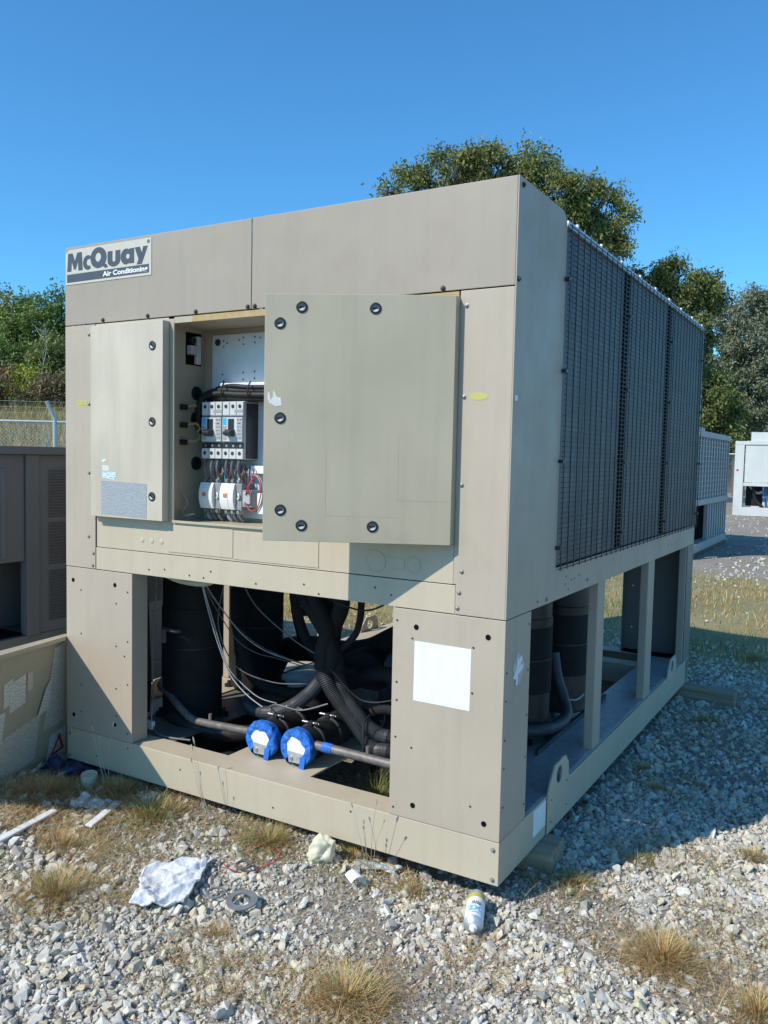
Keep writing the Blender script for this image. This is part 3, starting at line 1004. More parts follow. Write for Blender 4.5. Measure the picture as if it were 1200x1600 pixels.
# two moulded-case circuit breakers
for bx0 in (-1.541, -1.4195):
    x0, x1 = bx0, bx0 + 0.1185
    z0, z1, y0 = 1.478, 1.731, 0.140
    m = MB()
    m.box(x0, x1, y0 + 0.012, 0.2395, z0, z1)
    m.box(x0 + 0.002, x1 - 0.002, y0 + 0.004, y0 + 0.0119, z0 + 0.075, z1 - 0.062)
    b_ = m.build('circuit_breaker', 'breaker_grey', ch, bev=0.002)
    w3 = (x1 - x0) / 3
    for k in range(3):
        xa, xb = x0 + k * w3 + 0.0015, x0 + (k + 1) * w3 - 0.0015
        xc = (xa + xb) / 2
        for za, zb in ((z1 - 0.060, z1 - 0.002), (z0 + 0.002, z0 + 0.046)):
            t_ = box('terminal_cover', 'ivory_plastic', b_, xa, xb, y0 + 0.004, y0 + 0.0118, za, zb, bev=0.0015)
        for zc, r in ((z1 - 0.022, 0.0085), (z0 + 0.026, 0.0085)):
            MB().lathe([(0, r), (0.0012, r), (0.0012, r * 0.75)], (xc, y0 + 0.0038, zc), (0, -1, 0), 14).build('terminal_screw', 'bolt_dark', b_, smooth=True)
        MB().lathe([(0, 0.007), (0.003, 0.006), (0.003, 0.003)], (xc, y0 + 0.0118, z0 + 0.059), (0, -1, 0), 12).build('terminal_screw', 'steel', b_, smooth=True)
    box('dark_strip', 'black_plastic', b_, x0 + 0.001, x1 - 0.001, y0 + 0.0092, y0 + 0.0118, z0 + 0.048, z0 + 0.073)
    box('dark_strip', 'black_plastic', b_, x0 + 0.001, x1 - 0.001, y0 + 0.0022, y0 + 0.0038, z1 - 0.068, z1 - 0.064)
    sheet('label', 'print_dark', b_, (x0 + 0.068, y0 + 0.0034, z1 - 0.050), (x1 - 0.003, y0 + 0.0034, z1 - 0.050), (x1 - 0.003, y0 + 0.0034, z1 - 0.036), (x0 + 0.068, y0 + 0.0034, z1 - 0.036))
    fz0, fz1 = z0 + 0.078, z1 - 0.070
    box('face_plate', 'ivory_plastic', b_, x0 + 0.003, x1 - 0.003, y0 + 0.0005, y0 + 0.0038, fz0, fz1, bev=0.001)
    sheet('label', 'cyan_label', b_, (x0 + 0.006, y0, fz1 - 0.034), (x0 + 0.028, y0, fz1 - 0.034), (x0 + 0.028, y0, fz1 - 0.003), (x0 + 0.006, y0, fz1 - 0.003), 0.0004)
    sheet('label', 'print_dark', b_, (x0 + 0.006, y0, fz0 + 0.006), (x0 + 0.028, y0, fz0 + 0.006), (x0 + 0.028, y0, fz1 - 0.038), (x0 + 0.006, y0, fz1 - 0.038), 0.0004)
    sheet('label', 'print_dark', b_, (x0 + 0.086, y0, fz0 + 0.006), (x1 - 0.006, y0, fz0 + 0.006), (x1 - 0.006, y0, fz1 - 0.004), (x0 + 0.086, y0, fz1 - 0.004), 0.0004)
    box('lever_slot', 'black_plastic', b_, x0 + 0.036, x0 + 0.070, y0 - 0.001, y0 + 0.0004, fz1 - 0.060, fz1 - 0.006, bev=0.001)
    MB().prism([(0, 0), (-0.032, -0.012), (-0.032, -0.026), (0, -0.034)], lambda a, b, t: (t, y0 - 0.0012 + a, fz1 - 0.050 + b), x0 + 0.033, x0 + 0.074).build('lever', 'black_plastic', b_, bev=0.003)
box('breaker_shield', 'black_plastic', ch, -1.3005, -1.297, 0.165, 0.2395, 1.482, 1.722)

# two contactors under them
for cx in (-1.552, -1.4295):
    z0, z1, y0 = 1.256, 1.372, 0.138
    ct = MB().box(cx + 0.002, cx + 0.112, y0 + 0.02, 0.2395, z0, z1).build('contactor', 'grey_plastic', ch, bev=0.003)
    for xa, xb in ((cx, cx + 0.047), (cx + 0.0485, cx + 0.078)):
        pr_ = []
        for k in range(9):
            t = k / 8
            pr_.append((y0 + 0.014 * (2 * t - 1) ** 2, z0 + (z1 - z0) * t))
        MB().prism(pr_ + [(y0 + 0.028, z1), (y0 + 0.028, z0)], lambda a, b, t: (t, a, b), xa, xb).build('cover', 'plastic_white', ct, bev=0.002)
    box('indicator', 'orange_plastic', ct, cx + 0.024, cx + 0.043, y0 - 0.003, y0 + 0.004, z0 + 0.055, z0 + 0.072, bev=0.001)
    MB().tube([(cx + 0.094, y0 + 0.016, z0 + 0.070), (cx + 0.102, y0 + 0.012, z0 + 0.066), (cx + 0.103, y0 + 0.012, z0 + 0.054), (cx + 0.092, y0 + 0.016, z0 + 0.048)], 0.004, 6).build('clip', 'plastic_white', ct, smooth=True)
    for k in range(3):
        xx = cx + 0.022 + 0.034 * k
        for zz, s_ in ((z1, 1), (z0, -1)):
            a, b2 = sorted((zz + s_ * 0.0005, zz + s_ * 0.020))
            MB().box(xx - 0.012, xx + 0.012, y0 + 0.030, y0 + 0.06, a, b2).build('terminal', 'steel', ct)
            MB().cyl((xx, y0 + 0.030, (a + b2) / 2), (xx, y0 + 0.020, (a + b2) / 2), 0.008, 12).build('terminal_screw', 'steel', ct, smooth=True)
        MB().tube([(xx, y0 + 0.045, z0 - 0.02), (xx + 0.002, y0 + 0.04, z0 - 0.035), (xx + 0.01, y0 + 0.05, z0 - 0.05)], 0.008, 8).build('lead', 'grey_wire' if k else 'white_wire', ct, smooth=True)
JW = [[(-1.53, 0.17, 1.476), (-1.523, 0.15, 1.46), (-1.517, 0.14, 1.426), (-1.518, 0.165, 1.386)], [(-1.491, 0.17, 1.476), (-1.485, 0.15, 1.461), (-1.479, 0.14, 1.427), (-1.48, 0.165, 1.386)],
      [(-1.457, 0.17, 1.476), (-1.451, 0.15, 1.461), (-1.445, 0.14, 1.428), (-1.446, 0.165, 1.386)], [(-1.405, 0.17, 1.477), (-1.399, 0.15, 1.463), (-1.393, 0.14, 1.429), (-1.394, 0.165, 1.387)],
      [(-1.372, 0.17, 1.477), (-1.366, 0.15, 1.463), (-1.36, 0.14, 1.43), (-1.361, 0.165, 1.388)], [(-1.335, 0.17, 1.478), (-1.329, 0.15, 1.464), (-1.324, 0.14, 1.431), (-1.325, 0.165, 1.389)]]
for p in JW:
    MB().tube(p, 0.0062, 8).build('jumper_wire', 'grey_wire', ch, smooth=True)
ax = box('auxiliary_contact', 'grey_plastic', ch, -1.317, -1.262, 0.16, 0.2395, 1.27, 1.345, bev=0.003)
box('auxiliary_face', 'breaker_grey', ax, -1.305, -1.265, 0.150, 0.1598, 1.285, 1.338, bev=0.003)
MB().tube([(-1.258, 0.16, 1.396), (-1.274, 0.15, 1.363), (-1.285, 0.145, 1.325)], 0.0032, 6).build('lead', 'red_wire', ax, smooth=True)
MB().tube([(-1.252, 0.16, 1.404), (-1.264, 0.148, 1.37), (-1.272, 0.145, 1.33)], 0.0032, 6).build('lead', 'red_wire', ax, smooth=True)
MB().tube([(-1.269, 0.16, 1.413), (-1.233, 0.16, 1.405), (-1.203, 0.15, 1.365), (-1.201, 0.14, 1.31), (-1.222, 0.14, 1.263), (-1.257, 0.14, 1.261), (-1.29, 0.145, 1.293)], 0.0026, 6).build('lead', 'red_wire', ax, smooth=True)
MB().tube([(-1.262, 0.17, 1.418), (-1.226, 0.165, 1.405), (-1.197, 0.155, 1.365), (-1.195, 0.145, 1.30), (-1.222, 0.145, 1.256)], 0.0026, 6).build('lead', 'grey_wire', ax, smooth=True)
for x, z, mt in ((-1.46, 1.398, 'yellow_label'), (-1.337, 1.40, 'yellow_label')):
    box('wire_marker', mt, ch, x - 0.008, x + 0.008, 0.165, 0.185, z - 0.014, z + 0.014, bev=0.003)
for k in range(16):
    x = -1.50 + 0.015 * k
    mt = ['red_wire', 'grey_wire', 'red_wire', 'white_wire', 'blue_label'][k % 5]
    z = 1.405 + 0.02 * random.random()
    MB().tube([(x, 0.19, 1.44), (x + 0.006, 0.18, z), (x + random.uniform(-0.012, 0.012), 0.185, 1.375)], 0.0028, 6).build('control_wire', mt, ch, smooth=True)
BUN = [([(-1.604, 0.21, 1.60), (-1.604, 0.19, 1.62), (-1.601, 0.185, 1.70), (-1.574, 0.185, 1.752), (-1.52, 0.185, 1.777), (-1.434, 0.185, 1.783), (-1.324, 0.185, 1.778), (-1.0, 0.19, 1.772)], 0.014),
       ([(-1.59, 0.18, 1.64), (-1.574, 0.165, 1.70), (-1.549, 0.165, 1.751), (-1.462, 0.165, 1.767), (-1.333, 0.165, 1.760), (-1.0, 0.17, 1.752)], 0.014),
       ([(-1.60, 0.215, 1.76), (-1.55, 0.205, 1.77), (-1.48, 0.195, 1.794), (-1.387, 0.178, 1.800), (-1.278, 0.178, 1.792), (-1.0, 0.18, 1.79)], 0.011),
       ([(-1.545, 0.20, 1.73), (-1.52, 0.185, 1.752), (-1.44, 0.175, 1.748), (-1.30, 0.175, 1.742), (-1.0, 0.18, 1.745)], 0.013)]
for p, r in BUN:
    MB().tube(p, r, 10, smooth=5).build('power_cable', 'black_rubber', ch, smooth=True)
for x in (-1.43, -1.28):
    MB().tube([(x, 0.145, 1.75), (x + 0.003, 0.145, 1.79), (x, 0.165, 1.816)], 0.0035, 6).build('cable_tie', 'black_plastic', ch, smooth=True)
MB().tube([(-1.62, 0.10, 1.33), (-1.60, 0.12, 1.28), (-1.61, 0.10, 1.23), (-1.58, 0.11, 1.215)], 0.003, 6).build('loose_wire', 'white_wire', ch, smooth=True)
MB().tube([(-1.62, 0.11, 1.235), (-1.58, 0.08, 1.222), (-1.545, 0.10, 1.232), (-1.57, 0.13, 1.22)], 0.004, 6).build('loose_wire', 'white_wire', ch, smooth=True)

# doors -------------------------------------------------------------------------
lock_ring = MB().lathe([(0, 0.0205), (0.002, 0.0205), (0.003, 0.0185), (0.003, 0.016), (-0.001, 0.0155)], (0, 0, 0), (0, -1, 0), 22).mesh('lock', 'black_plastic', True)
lock_core = MB().lathe([(0, 0.0150), (0.0020, 0.0145)], (0, 0, 0), (0, -1, 0), 18).mesh('lock', 'lock_grey', True)
lock_wedge = MB().prism([(0.0125 * math.cos(R_(a)), 0.0125 * math.sin(R_(a))) for a in range(-135, 20, 15)], lambda a, b, t: (a, t, b), -0.0034, -0.0021).mesh('lock', 'ivory_plastic')
slot_me = MB().box(-0.0105, 0.0105, -0.0036, -0.002, -0.0016, 0.0016).mesh('lock_slot', 'dark_hole')


def lock(parent, x, y, z, core=0.0):
    place('lock_ring', lock_ring, parent, (x, y, z))
    place('lock_core', lock_core, parent, (x, y, z))
    place('lock_wedge', lock_wedge, parent, (x, y, z), (0, core, 0))
    place('lock_slot', slot_me, parent, (x, y - 0.0006, z), (0, core, 0))


m = MB().box(-2.042, -1.590, -0.046, -0.0425, 1.203, 2.068)
m.box(-2.042, -2.0385, -0.0424, -0.0005, 1.203, 2.068).box(-1.5935, -1.590, -0.0424, -0.006, 1.203, 2.068)
m.box(-2.0383, -1.5937, -0.0424, -0.006, 1.203, 1.2065).box(-2.0383, -1.5937, -0.0424, -0.006, 2.0645, 2.068)
d1 = m.build('cabinet_door', 'paint_door_small', ch, bev=0.0015)
for z in (1.962, 1.634, 1.308):
    lock(d1, -1.651, -0.046, z, 0.9)
np_ = sheet('nameplate', 'print_plate', d1, (-1.972, -0.0470, 1.217), (-1.684, -0.0470, 1.209), (-1.684, -0.0470, 1.362), (-1.972, -0.0470, 1.368))
sheet('label', 'print_blue', d1, (-1.968, -0.0468, 1.383), (-1.885, -0.0468, 1.374), (-1.872, -0.0468, 1.408), (-1.968, -0.0468, 1.409))
sheet('label', 'print_paper', d1, (-1.967, -0.0467, 1.415), (-1.922, -0.0467, 1.413), (-1.924, -0.0467, 1.436), (-1.967, -0.0467, 1.439))
MB().prism([(-1.968, 1.45), (-1.94, 1.462), (-1.945, 1.468), (-1.967, 1.463)], lambda a, b, t: (a, t, b), -0.0468, -0.0461).build('label', 'print_paper', d1)
box('hinge_strip', 'paint_door_small', ch, -2.0625, -2.0425, -0.030, -0.0005, 1.205, 2.066)

# the large door: local x runs from the hinge to the free edge (negative), outside at -y
DW = 0.667
dr = MB()
dr.box(-DW, 0, -0.003, 0.0, 1.197, 2.064)
dr.box(-DW, -DW + 0.003, 0.0002, 0.030, 1.197, 2.064).box(-0.003, 0, 0.0002, 0.030, 1.197, 2.064)
dr.box(-DW + 0.0031, -0.0031, 0.0002, 0.030, 1.197, 1.200).box(-DW + 0.0031, -0.0031, 0.0002, 0.030, 2.061, 2.064)
dr = dr.build('cabinet_door', 'paint_door', ch, (-0.205, -0.035, 0), (0, 0, R_(27)), bev=0.0015)
dr['label'] = 'large swung-open door of the electrical cabinet'
for x, z, a in ((-0.537, 2.018, 0), (-0.613, 1.962, 0), (-0.279, 2.016, 0), (-0.609, 1.632, 0), (-0.604, 1.307, 0), (-0.528, 1.254, 0.1), (-0.275, 1.256, 0)):
    lock(dr, x, -0.0032, z, a)
MB().prism([(-0.655, 1.700), (-0.648, 1.684), (-0.625, 1.672), (-0.603, 1.676), (-0.607, 1.702), (-0.622, 1.706), (-0.628, 1.722), (-0.634, 1.729), (-0.635, 1.705), (-0.643, 1.695), (-0.648, 1.722), (-0.653, 1.722)],
           lambda a, b, t: (a, t, b), -0.0038, -0.0031).build('bare_patch', 'bare_paint', dr)
m = MB()
for x0, x1, z0, z1 in ((-0.445, -0.18, 1.29, 1.52), (-0.19, -0.003, 1.35, 1.575)):
    t = 0.0016
    m.box(x0, x1, -0.0034, -0.0030, z0, z0 + t).box(x0, x0 + t, -0.0034, -0.0030, z0 + t, z1)
m.build('old_label_outline', 'paint_tan_grey', dr)
box('hinge_leaf', 'paint_door', ch, -0.2085, -0.2055, -0.034, -0.0005, 1.2, 2.062)
for z in (1.32, 1.63, 1.94):
    MB().cyl((-0.214, -0.020, z - 0.035), (-0.214, -0.020, z + 0.035), 0.007, 12).build('hinge', 'bolt_dark', ch, smooth=True)

# machinery inside the base --------------------------------------------------------
def compressor(x, y, r, zb, brown=False):
    c_ = MB().lathe([(0, r * 0.9), (0.01, r), (0.20, r), (0.205, r * 1.03), (0.56, r * 1.03), (0.565, r), (0.76, r), (0.80, r * 0.8)], (x, y, zb), (0, 0, 1), 36)
    o = c_.build('compressor', 'jacket_brown' if brown else 'black_foam', ch, smooth=True)
    MB().lathe([(0, r * 1.045), (0.006, r * 1.045)], (x, y, zb + 0.36), (0, 0, 1), 36).build('strap', 'black_plastic', o, smooth=True)
    if brown:
        MB().lathe([(0, r * 1.035), (0.32, r * 1.035)], (x, y, zb + 0.20), (0, 0, 1), 36).build('jacket', 'black_foam', o, smooth=True)
    for k in range(4):
        a = k * math.pi / 2 + 0.6
        px, py = x + math.cos(a) * r * 1.05, y + math.sin(a) * r * 1.05
        MB().lathe([(0, 0.028), (0.02, 0.028), (0.022, 0.014), (0.04, 0.012)], (px, py, 0.150), (0, 0, 1), 12).build('mount', 'black_rubber', o, smooth=True)
    return o


c1 = compressor(-1.91, 0.485, 0.150, 0.165)
c2 = compressor(-1.975, 1.08, 0.148, 0.165)
c3 = compressor(-0.385, 1.17, 0.140, 0.185, True)
c4 = compressor(-0.335, 1.62, 0.138, 0.185, True)
MB().tube([(-1.985, 0.36, 0.60), (-1.975, 0.345, 0.62), (-1.90, 0.325, 0.62), (-1.85, 0.335, 0.622)], 0.010, 6).build('tape_scrap', 'pipe_grey', c1, smooth=True)
MB().tube([(-1.95, 0.325, 0.62), (-1.948, 0.322, 0.59), (-1.95, 0.325, 0.555)], [0.012] * 7, 6).build('tape_scrap', 'pipe_grey', c1, smooth=True)
for p in ([(-0.36, 1.03, 0.205), (-0.26, 1.06, 0.212), (-0.24, 1.12, 0.215)], [(-0.30, 1.485, 0.27), (-0.22, 1.53, 0.262), (-0.20, 1.60, 0.28)]):
    MB().tube(p, 0.006, 6).build('heater_wire', 'white_wire', ch, smooth=True)
# bent pipe between the two side compressors
MB().tube([(-0.31, 1.42, 0.52), (-0.28, 1.40, 0.40), (-0.235, 1.38, 0.30), (-0.20, 1.32, 0.235), (-0.215, 1.18, 0.215), (-0.26, 1.04, 0.225), (-0.38, 0.96, 0.23)], 0.030, 12, smooth=5).build('suction_pipe', 'grey_conduit', ch, smooth=True)


def ribbed(path, r, name='ribbed_conduit', mat='grey_conduit', plain_from=None):
    """corrugated conduit: rings every 8 mm"""
    P = [Vector(p) for p in path]
    Q = []
    for i in range(len(P) - 1):
        p0, p1, p2, p3 = P[max(i - 1, 0)], P[i], P[i + 1], P[min(i + 2, len(P) - 1)]
        k = max(2, int((p2 - p1).length / 0.0042))
        for j in range(k):
            t = j / k
            Q.append(0.5 * ((2 * p1) + (p2 - p0) * t + (2 * p0 - 5 * p1 + 4 * p2 - p3) * t * t + (3 * p1 - p0 - 3 * p2 + p3) * t ** 3))
    Q.append(P[-1])
    return MB().tube(Q, r, 14, rf=lambda i, m: 1.0 if i % 2 else 0.87, smooth=1).build(name, mat, ch)


HA = [(-1.672, 0.62, 0.245), (-1.617, 0.6, 0.211), (-1.502, 0.56, 0.218), (-1.364, 0.5, 0.261), (-1.239, 0.47, 0.328), (-1.155, 0.47, 0.397), (-1.091, 0.47, 0.468)]
HB = [(-0.40, 0.38, 0.245), (-0.672, 0.38, 0.24), (-0.741, 0.4, 0.226), (-0.814, 0.42, 0.246), (-0.892, 0.44, 0.307), (-0.962, 0.45, 0.365), (-1.033, 0.45, 0.442), (-1.078, 0.45, 0.525)]
HC = [(-0.40, 0.42, 0.30), (-0.696, 0.42, 0.286), (-0.761, 0.43, 0.288), (-0.841, 0.45, 0.314), (-0.923, 0.47, 0.367), (-0.989, 0.49, 0.425), (-1.026, 0.5, 0.507)]
ribbed(HA, 0.033)
ribbed(HB, 0.033)
ribbed(HC, 0.033)
for p, r in (([(-1.091, 0.47, 0.468), (-1.049, 0.47, 0.54), (-1.04, 0.47, 0.631), (-1.084, 0.48, 0.698), (-1.165, 0.5, 0.775), (-1.256, 0.52, 0.869), (-1.32, 0.53, 0.968)], 0.037),
             ([(-1.078, 0.45, 0.525), (-1.073, 0.45, 0.63), (-1.056, 0.46, 0.705), (-1.09, 0.47, 0.773), (-1.16, 0.48, 0.869), (-1.215, 0.48, 0.968)], 0.036),
             ([(-1.026, 0.5, 0.507), (-1.053, 0.5, 0.623), (-1.048, 0.5, 0.714), (-1.011, 0.5, 0.807), (-1.006, 0.5, 0.911), (-1.008, 0.5, 0.968)], 0.038),
             ([(-1.103, 0.53, 0.60), (-1.094, 0.53, 0.733), (-1.107, 0.53, 0.823), (-1.117, 0.53, 0.968)], 0.034),
             ([(-0.86, 0.45, 0.968), (-0.87, 0.45, 0.873), (-0.875, 0.45, 0.787), (-0.91, 0.47, 0.707), (-0.983, 0.5, 0.639), (-1.036, 0.5, 0.60)], 0.016)):
    MB().tube(p, r, 14, smooth=6).build('insulated_hose', 'black_foam', ch, smooth=True)
for p, r in (([(-0.55, 0.55, 0.968), (-0.58, 0.58, 0.80), (-0.70, 0.62, 0.62), (-0.82, 0.66, 0.46), (-0.78, 0.70, 0.30), (-0.60, 0.72, 0.22)], 0.028),  # further black hoses, added to darken the bay
             ([(-0.50, 0.62, 0.52), (-0.66, 0.60, 0.47), (-0.84, 0.62, 0.50), (-1.00, 0.66, 0.44), (-1.12, 0.72, 0.36)], 0.035),
             ([(-1.42, 0.70, 0.968), (-1.44, 0.72, 0.78), (-1.40, 0.76, 0.58), (-1.30, 0.80, 0.44), (-1.12, 0.82, 0.42)], 0.026),
             ([(-1.72, 0.62, 0.62), (-1.70, 0.64, 0.44), (-1.62, 0.68, 0.32), (-1.45, 0.74, 0.28), (-1.30, 0.80, 0.33)], 0.030),
             ([(-0.48, 0.50, 0.36), (-0.62, 0.52, 0.33), (-0.78, 0.56, 0.36), (-0.92, 0.60, 0.30)], 0.024)):
    MB().tube(p, r, 14, smooth=6).build('insulated_hose', 'black_foam', ch, smooth=True)
for p, r, mt in (([(-1.45, 0.30, 0.95), (-1.38, 0.34, 0.80), (-1.22, 0.40, 0.66), (-1.10, 0.42, 0.60)], 0.003, 'grey_wire'),
                 ([(-1.00, 0.40, 0.55), (-0.86, 0.44, 0.42), (-0.70, 0.46, 0.44), (-0.56, 0.44, 0.52)], 0.004, 'black_rubber'),
                 ([(-1.62, 0.40, 0.90), (-1.68, 0.42, 0.66), (-1.60, 0.46, 0.46), (-1.40, 0.50, 0.40), (-1.2, 0.52, 0.42)], 0.003, 'grey_wire'),
                 ([(-1.30, 0.33, 0.33), (-1.22, 0.30, 0.37), (-1.10, 0.32, 0.36), (-0.98, 0.36, 0.40)], 0.004, 'grey_wire')):
    MB().tube(p, r, 8, smooth=6).build('cable', mt, ch, smooth=True)
MB().tube([(-0.79, 0.36, 0.21), (-0.80, 0.37, 0.27), (-0.815, 0.40, 0.335), (-0.82, 0.46, 0.35)], 0.006, 6).build('cable_tie', 'black_plastic', ch, smooth=True)

# evaporator connections: two capped, taped pipe stubs
EVA = ((-1.235, 0.205), (-1.040, 0.205))
for k, (x, y) in enumerate(EVA):
    z, r = 0.231, 0.074
    st = MB().lathe([(0.0, r), (0.012, r), (0.014, r + 0.006), (0.03, r + 0.006), (0.033, r - 0.002), (0.11, r - 0.004), (0.115, r + 0.004), (0.135, r + 0.004), (0.14, r - 0.003), (0.24, r - 0.004), (0.244, r + 0.004), (0.262, r + 0.004), (0.265, r - 0.002), (0.33, r)], (x, y, z), (0, 1, 0), 36)
    st = st.build('pipe_stub', 'black_rubber', ch, smooth=True)
    # blue masking tape ring, torn strips
    m = MB()
    n = 30
    vs, fs = [], []
    for i in range(n + 1):
        a = 2 * math.pi * i / n
        jit = 0.004 * math.sin(3 * a + k * 2) + 0.0025 * math.sin(7 * a + k) + random.uniform(-0.002, 0.002)
        gap = 1.0
        for (rr, yy) in ((r * 0.66 + jit, -0.006), (r * 0.80, -0.008 + 0.003 * math.sin(9 * a)), (r + 0.006 + random.uniform(-0.002, 0.002), -0.003 + random.uniform(-0.002, 0.002)), (r + 0.0105 + random.uniform(-0.002, 0.003), 0.006), (r + 0.009, 0.040 + 1.5 * jit)):
            vs.append((x + rr * math.cos(a), y + yy, z + rr * math.sin(a)))
    for i in range(n):
        a = (i + 0.5) / n * 360
        for j in range(4):
            if j < 2 and 225 < a < 312:
                continue
            fs.append((i * 5 + j, i * 5 + j + 1, (i + 1) * 5 + j + 1, (i + 1) * 5 + j))
    m.add(vs, fs)
    # loose tail of tape hanging down
    m.add([(x + 0.030, y - 0.009, z - 0.03), (x + 0.058, y - 0.009, z - 0.03), (x + 0.052, y - 0.014, z - 0.09), (x + 0.026, y - 0.012, z - 0.085)], [(0, 1, 2, 3)])
    m.build('tape_wrap', 'blue_tape', st)
    MB().prism([(x + r * 0.80 * math.cos(R_(a)), z + r * 0.80 * math.sin(R_(a))) for a in range(0, 360, 12)], lambda a, b, t: (a, t, b), y - 0.003, y - 0.0012).build('end_cap', 'white_label', st)
    MB().prism([(x - 0.044, z - 0.014), (x + 0.044, z - 0.018), (x + 0.032, z - 0.062), (x - 0.032, z - 0.064)], lambda a, b, t: (a, t, b), y - 0.0052, y - 0.0032).build('end_plate', 'galvanised', st)
    MB().cyl((x - 0.02, y - 0.012, z - 0.045), (x - 0.02, y - 0.0055, z - 0.045), 0.009, 10).build('end_bolt', 'steel', st, smooth=True)
    # wing clamps on top
    for dy in (0.10, 0.235):
        MB().box(x - 0.012, x + 0.012, y + dy, y + dy + 0.024, z + r - 0.004, z + r + 0.018).build('clamp', 'black_plastic', st, bev=0.003)
        MB().cyl((x - 0.045, y + dy + 0.012, z + r + 0.010), (x + 0.045, y + dy + 0.012, z + r + 0.010), 0.006, 10).build('clamp_bolt', 'steel', st, smooth=True)
        MB().cyl((x + 0.024, y + dy + 0.012, z + r + 0.010), (x + 0.040, y + dy + 0.012, z + r + 0.010), 0.012, 10).build('clamp_nut', 'black_plastic', st, smooth=True)
    MB().tube([(x, 0.53, z), (x - 0.02, 0.62, z + 0.02), (x - 0.05, 0.72, z + 0.02), (x - 0.05, 0.9, z)], 0.072, 18, smooth=5).build('pipe_elbow', 'black_foam', ch, smooth=True)
ev = MB().lathe([(0, 0.13), (0.01, 0.17), (1.9, 0.17), (1.91, 0.13)], (-1.17, 0.92, 0.335), (0, 1, 0), 32).build('evaporator', 'black_foam', ch, smooth=True)
PL = [(-2.20, 0.62, 0.93), (-2.19, 0.58, 0.80), (-2.16, 0.55, 0.493), (-2.12, 0.5, 0.325), (-2.05, 0.40, 0.302), (-1.939, 0.35, 0.290), (-1.828, 0.31, 0.254), (-1.73, 0.29, 0.217), (-1.633, 0.28, 0.215), (-1.514, 0.27, 0.223), (-1.318, 0.26, 0.236)]
lq = MB().tube(PL, 0.0185, 12, smooth=5).build('liquid_pipe', 'pipe_grey', ch, smooth=True)
MB().cyl((-1.60, 0.28, 0.235), (-1.60, 0.28, 0.265), 0.009, 10).build('valve_stub', 'pipe_grey', lq, smooth=True)
MB().cyl((-1.345, 0.262, 0.2345), (-1.312, 0.259, 0.2365), 0.0205, 14).build('tape_band', 'blue_tape', lq, smooth=True)
lq = MB().tube([(-0.963, 0.25, 0.247), (-0.86, 0.25, 0.246), (-0.746, 0.25, 0.244), (-0.42, 0.25, 0.238)], 0.020, 12).build('liquid_pipe', 'pipe_grey', ch, smooth=True)
MB().cyl((-0.70, 0.25, 0.262), (-0.70, 0.25, 0.295), 0.009, 10).build('valve_stub', 'pipe_grey', lq, smooth=True)
MB().cyl((-0.925, 0.25, 0.2468), (-0.875, 0.25, 0.2462), 0.0222, 14).build('tape_band', 'blue_tape', lq, smooth=True)
# large insulated suction header and its bracket
MB().tube([(-2.05, 1.25, 0.16), (-2.03, 1.3, 0.22), (-2.0, 1.35, 0.305), (-1.82, 1.3, 0.359), (-1.647, 1.25, 0.385), (-1.437, 1.2, 0.398), (-1.24, 1.15, 0.449), (-1.092, 1.1, 0.523), (-0.95, 1.05, 0.60)], 0.075, 18, smooth=5).build('suction_header', 'black_foam', ch, smooth=True)
m = MB().tube([(-1.80, 1.22, 0.60), (-1.62, 1.15, 0.62)], 0.026, 8, smooth=1)
m.tube([(-1.80, 1.22, 0.74), (-1.80, 1.22, 0.60), (-1.74, 1.22, 0.42)], 0.03, 8)
m.build('bracket', 'black_foam', ch, smooth=True)
MB().lathe([(0, 0.05), (0.01, 0.055), (0.08, 0.055), (0.09, 0.05)], (-1.83, 1.25, 0.70), (0, 0, 1), 18).build('service_valve', 'black_plastic', ch, smooth=True)
# dryer shell, terminal box and a loop of wire on the right
fd = MB().lathe([(0, 0.03), (0.02, 0.085), (0.30, 0.085), (0.32, 0.03)], (-0.86, 0.80, 0.30), (0.9, 0.25, 0.0), 20).build('filter_dryer', 'black_plastic', ch, smooth=True)
box('terminal_box', 'grey_conduit', ch, -1.06, -0.90, 0.66, 0.78, 0.30, 0.40, bev=0.006)
MB().tube([(-1.00, 0.64, 0.268), (-0.985, 0.635, 0.325), (-0.935, 0.63, 0.358), (-0.88, 0.63, 0.35), (-0.845, 0.63, 0.30), (-0.865, 0.63, 0.235), (-0.91, 0.64, 0.21), (-1.02, 0.66, 0.20)], 0.004, 6, smooth=6).build('wire_loop', 'grey_wire', ch, smooth=True)
MB().lathe([(0, 0.10), (0.02, 0.12), (0.04, 0.10), (0.045, 0.03)], (-0.95, 1.0, 0.42), (0.2, -0.9, 0.3), 24).build('junction_cover', 'black_plastic', ch, smooth=True)
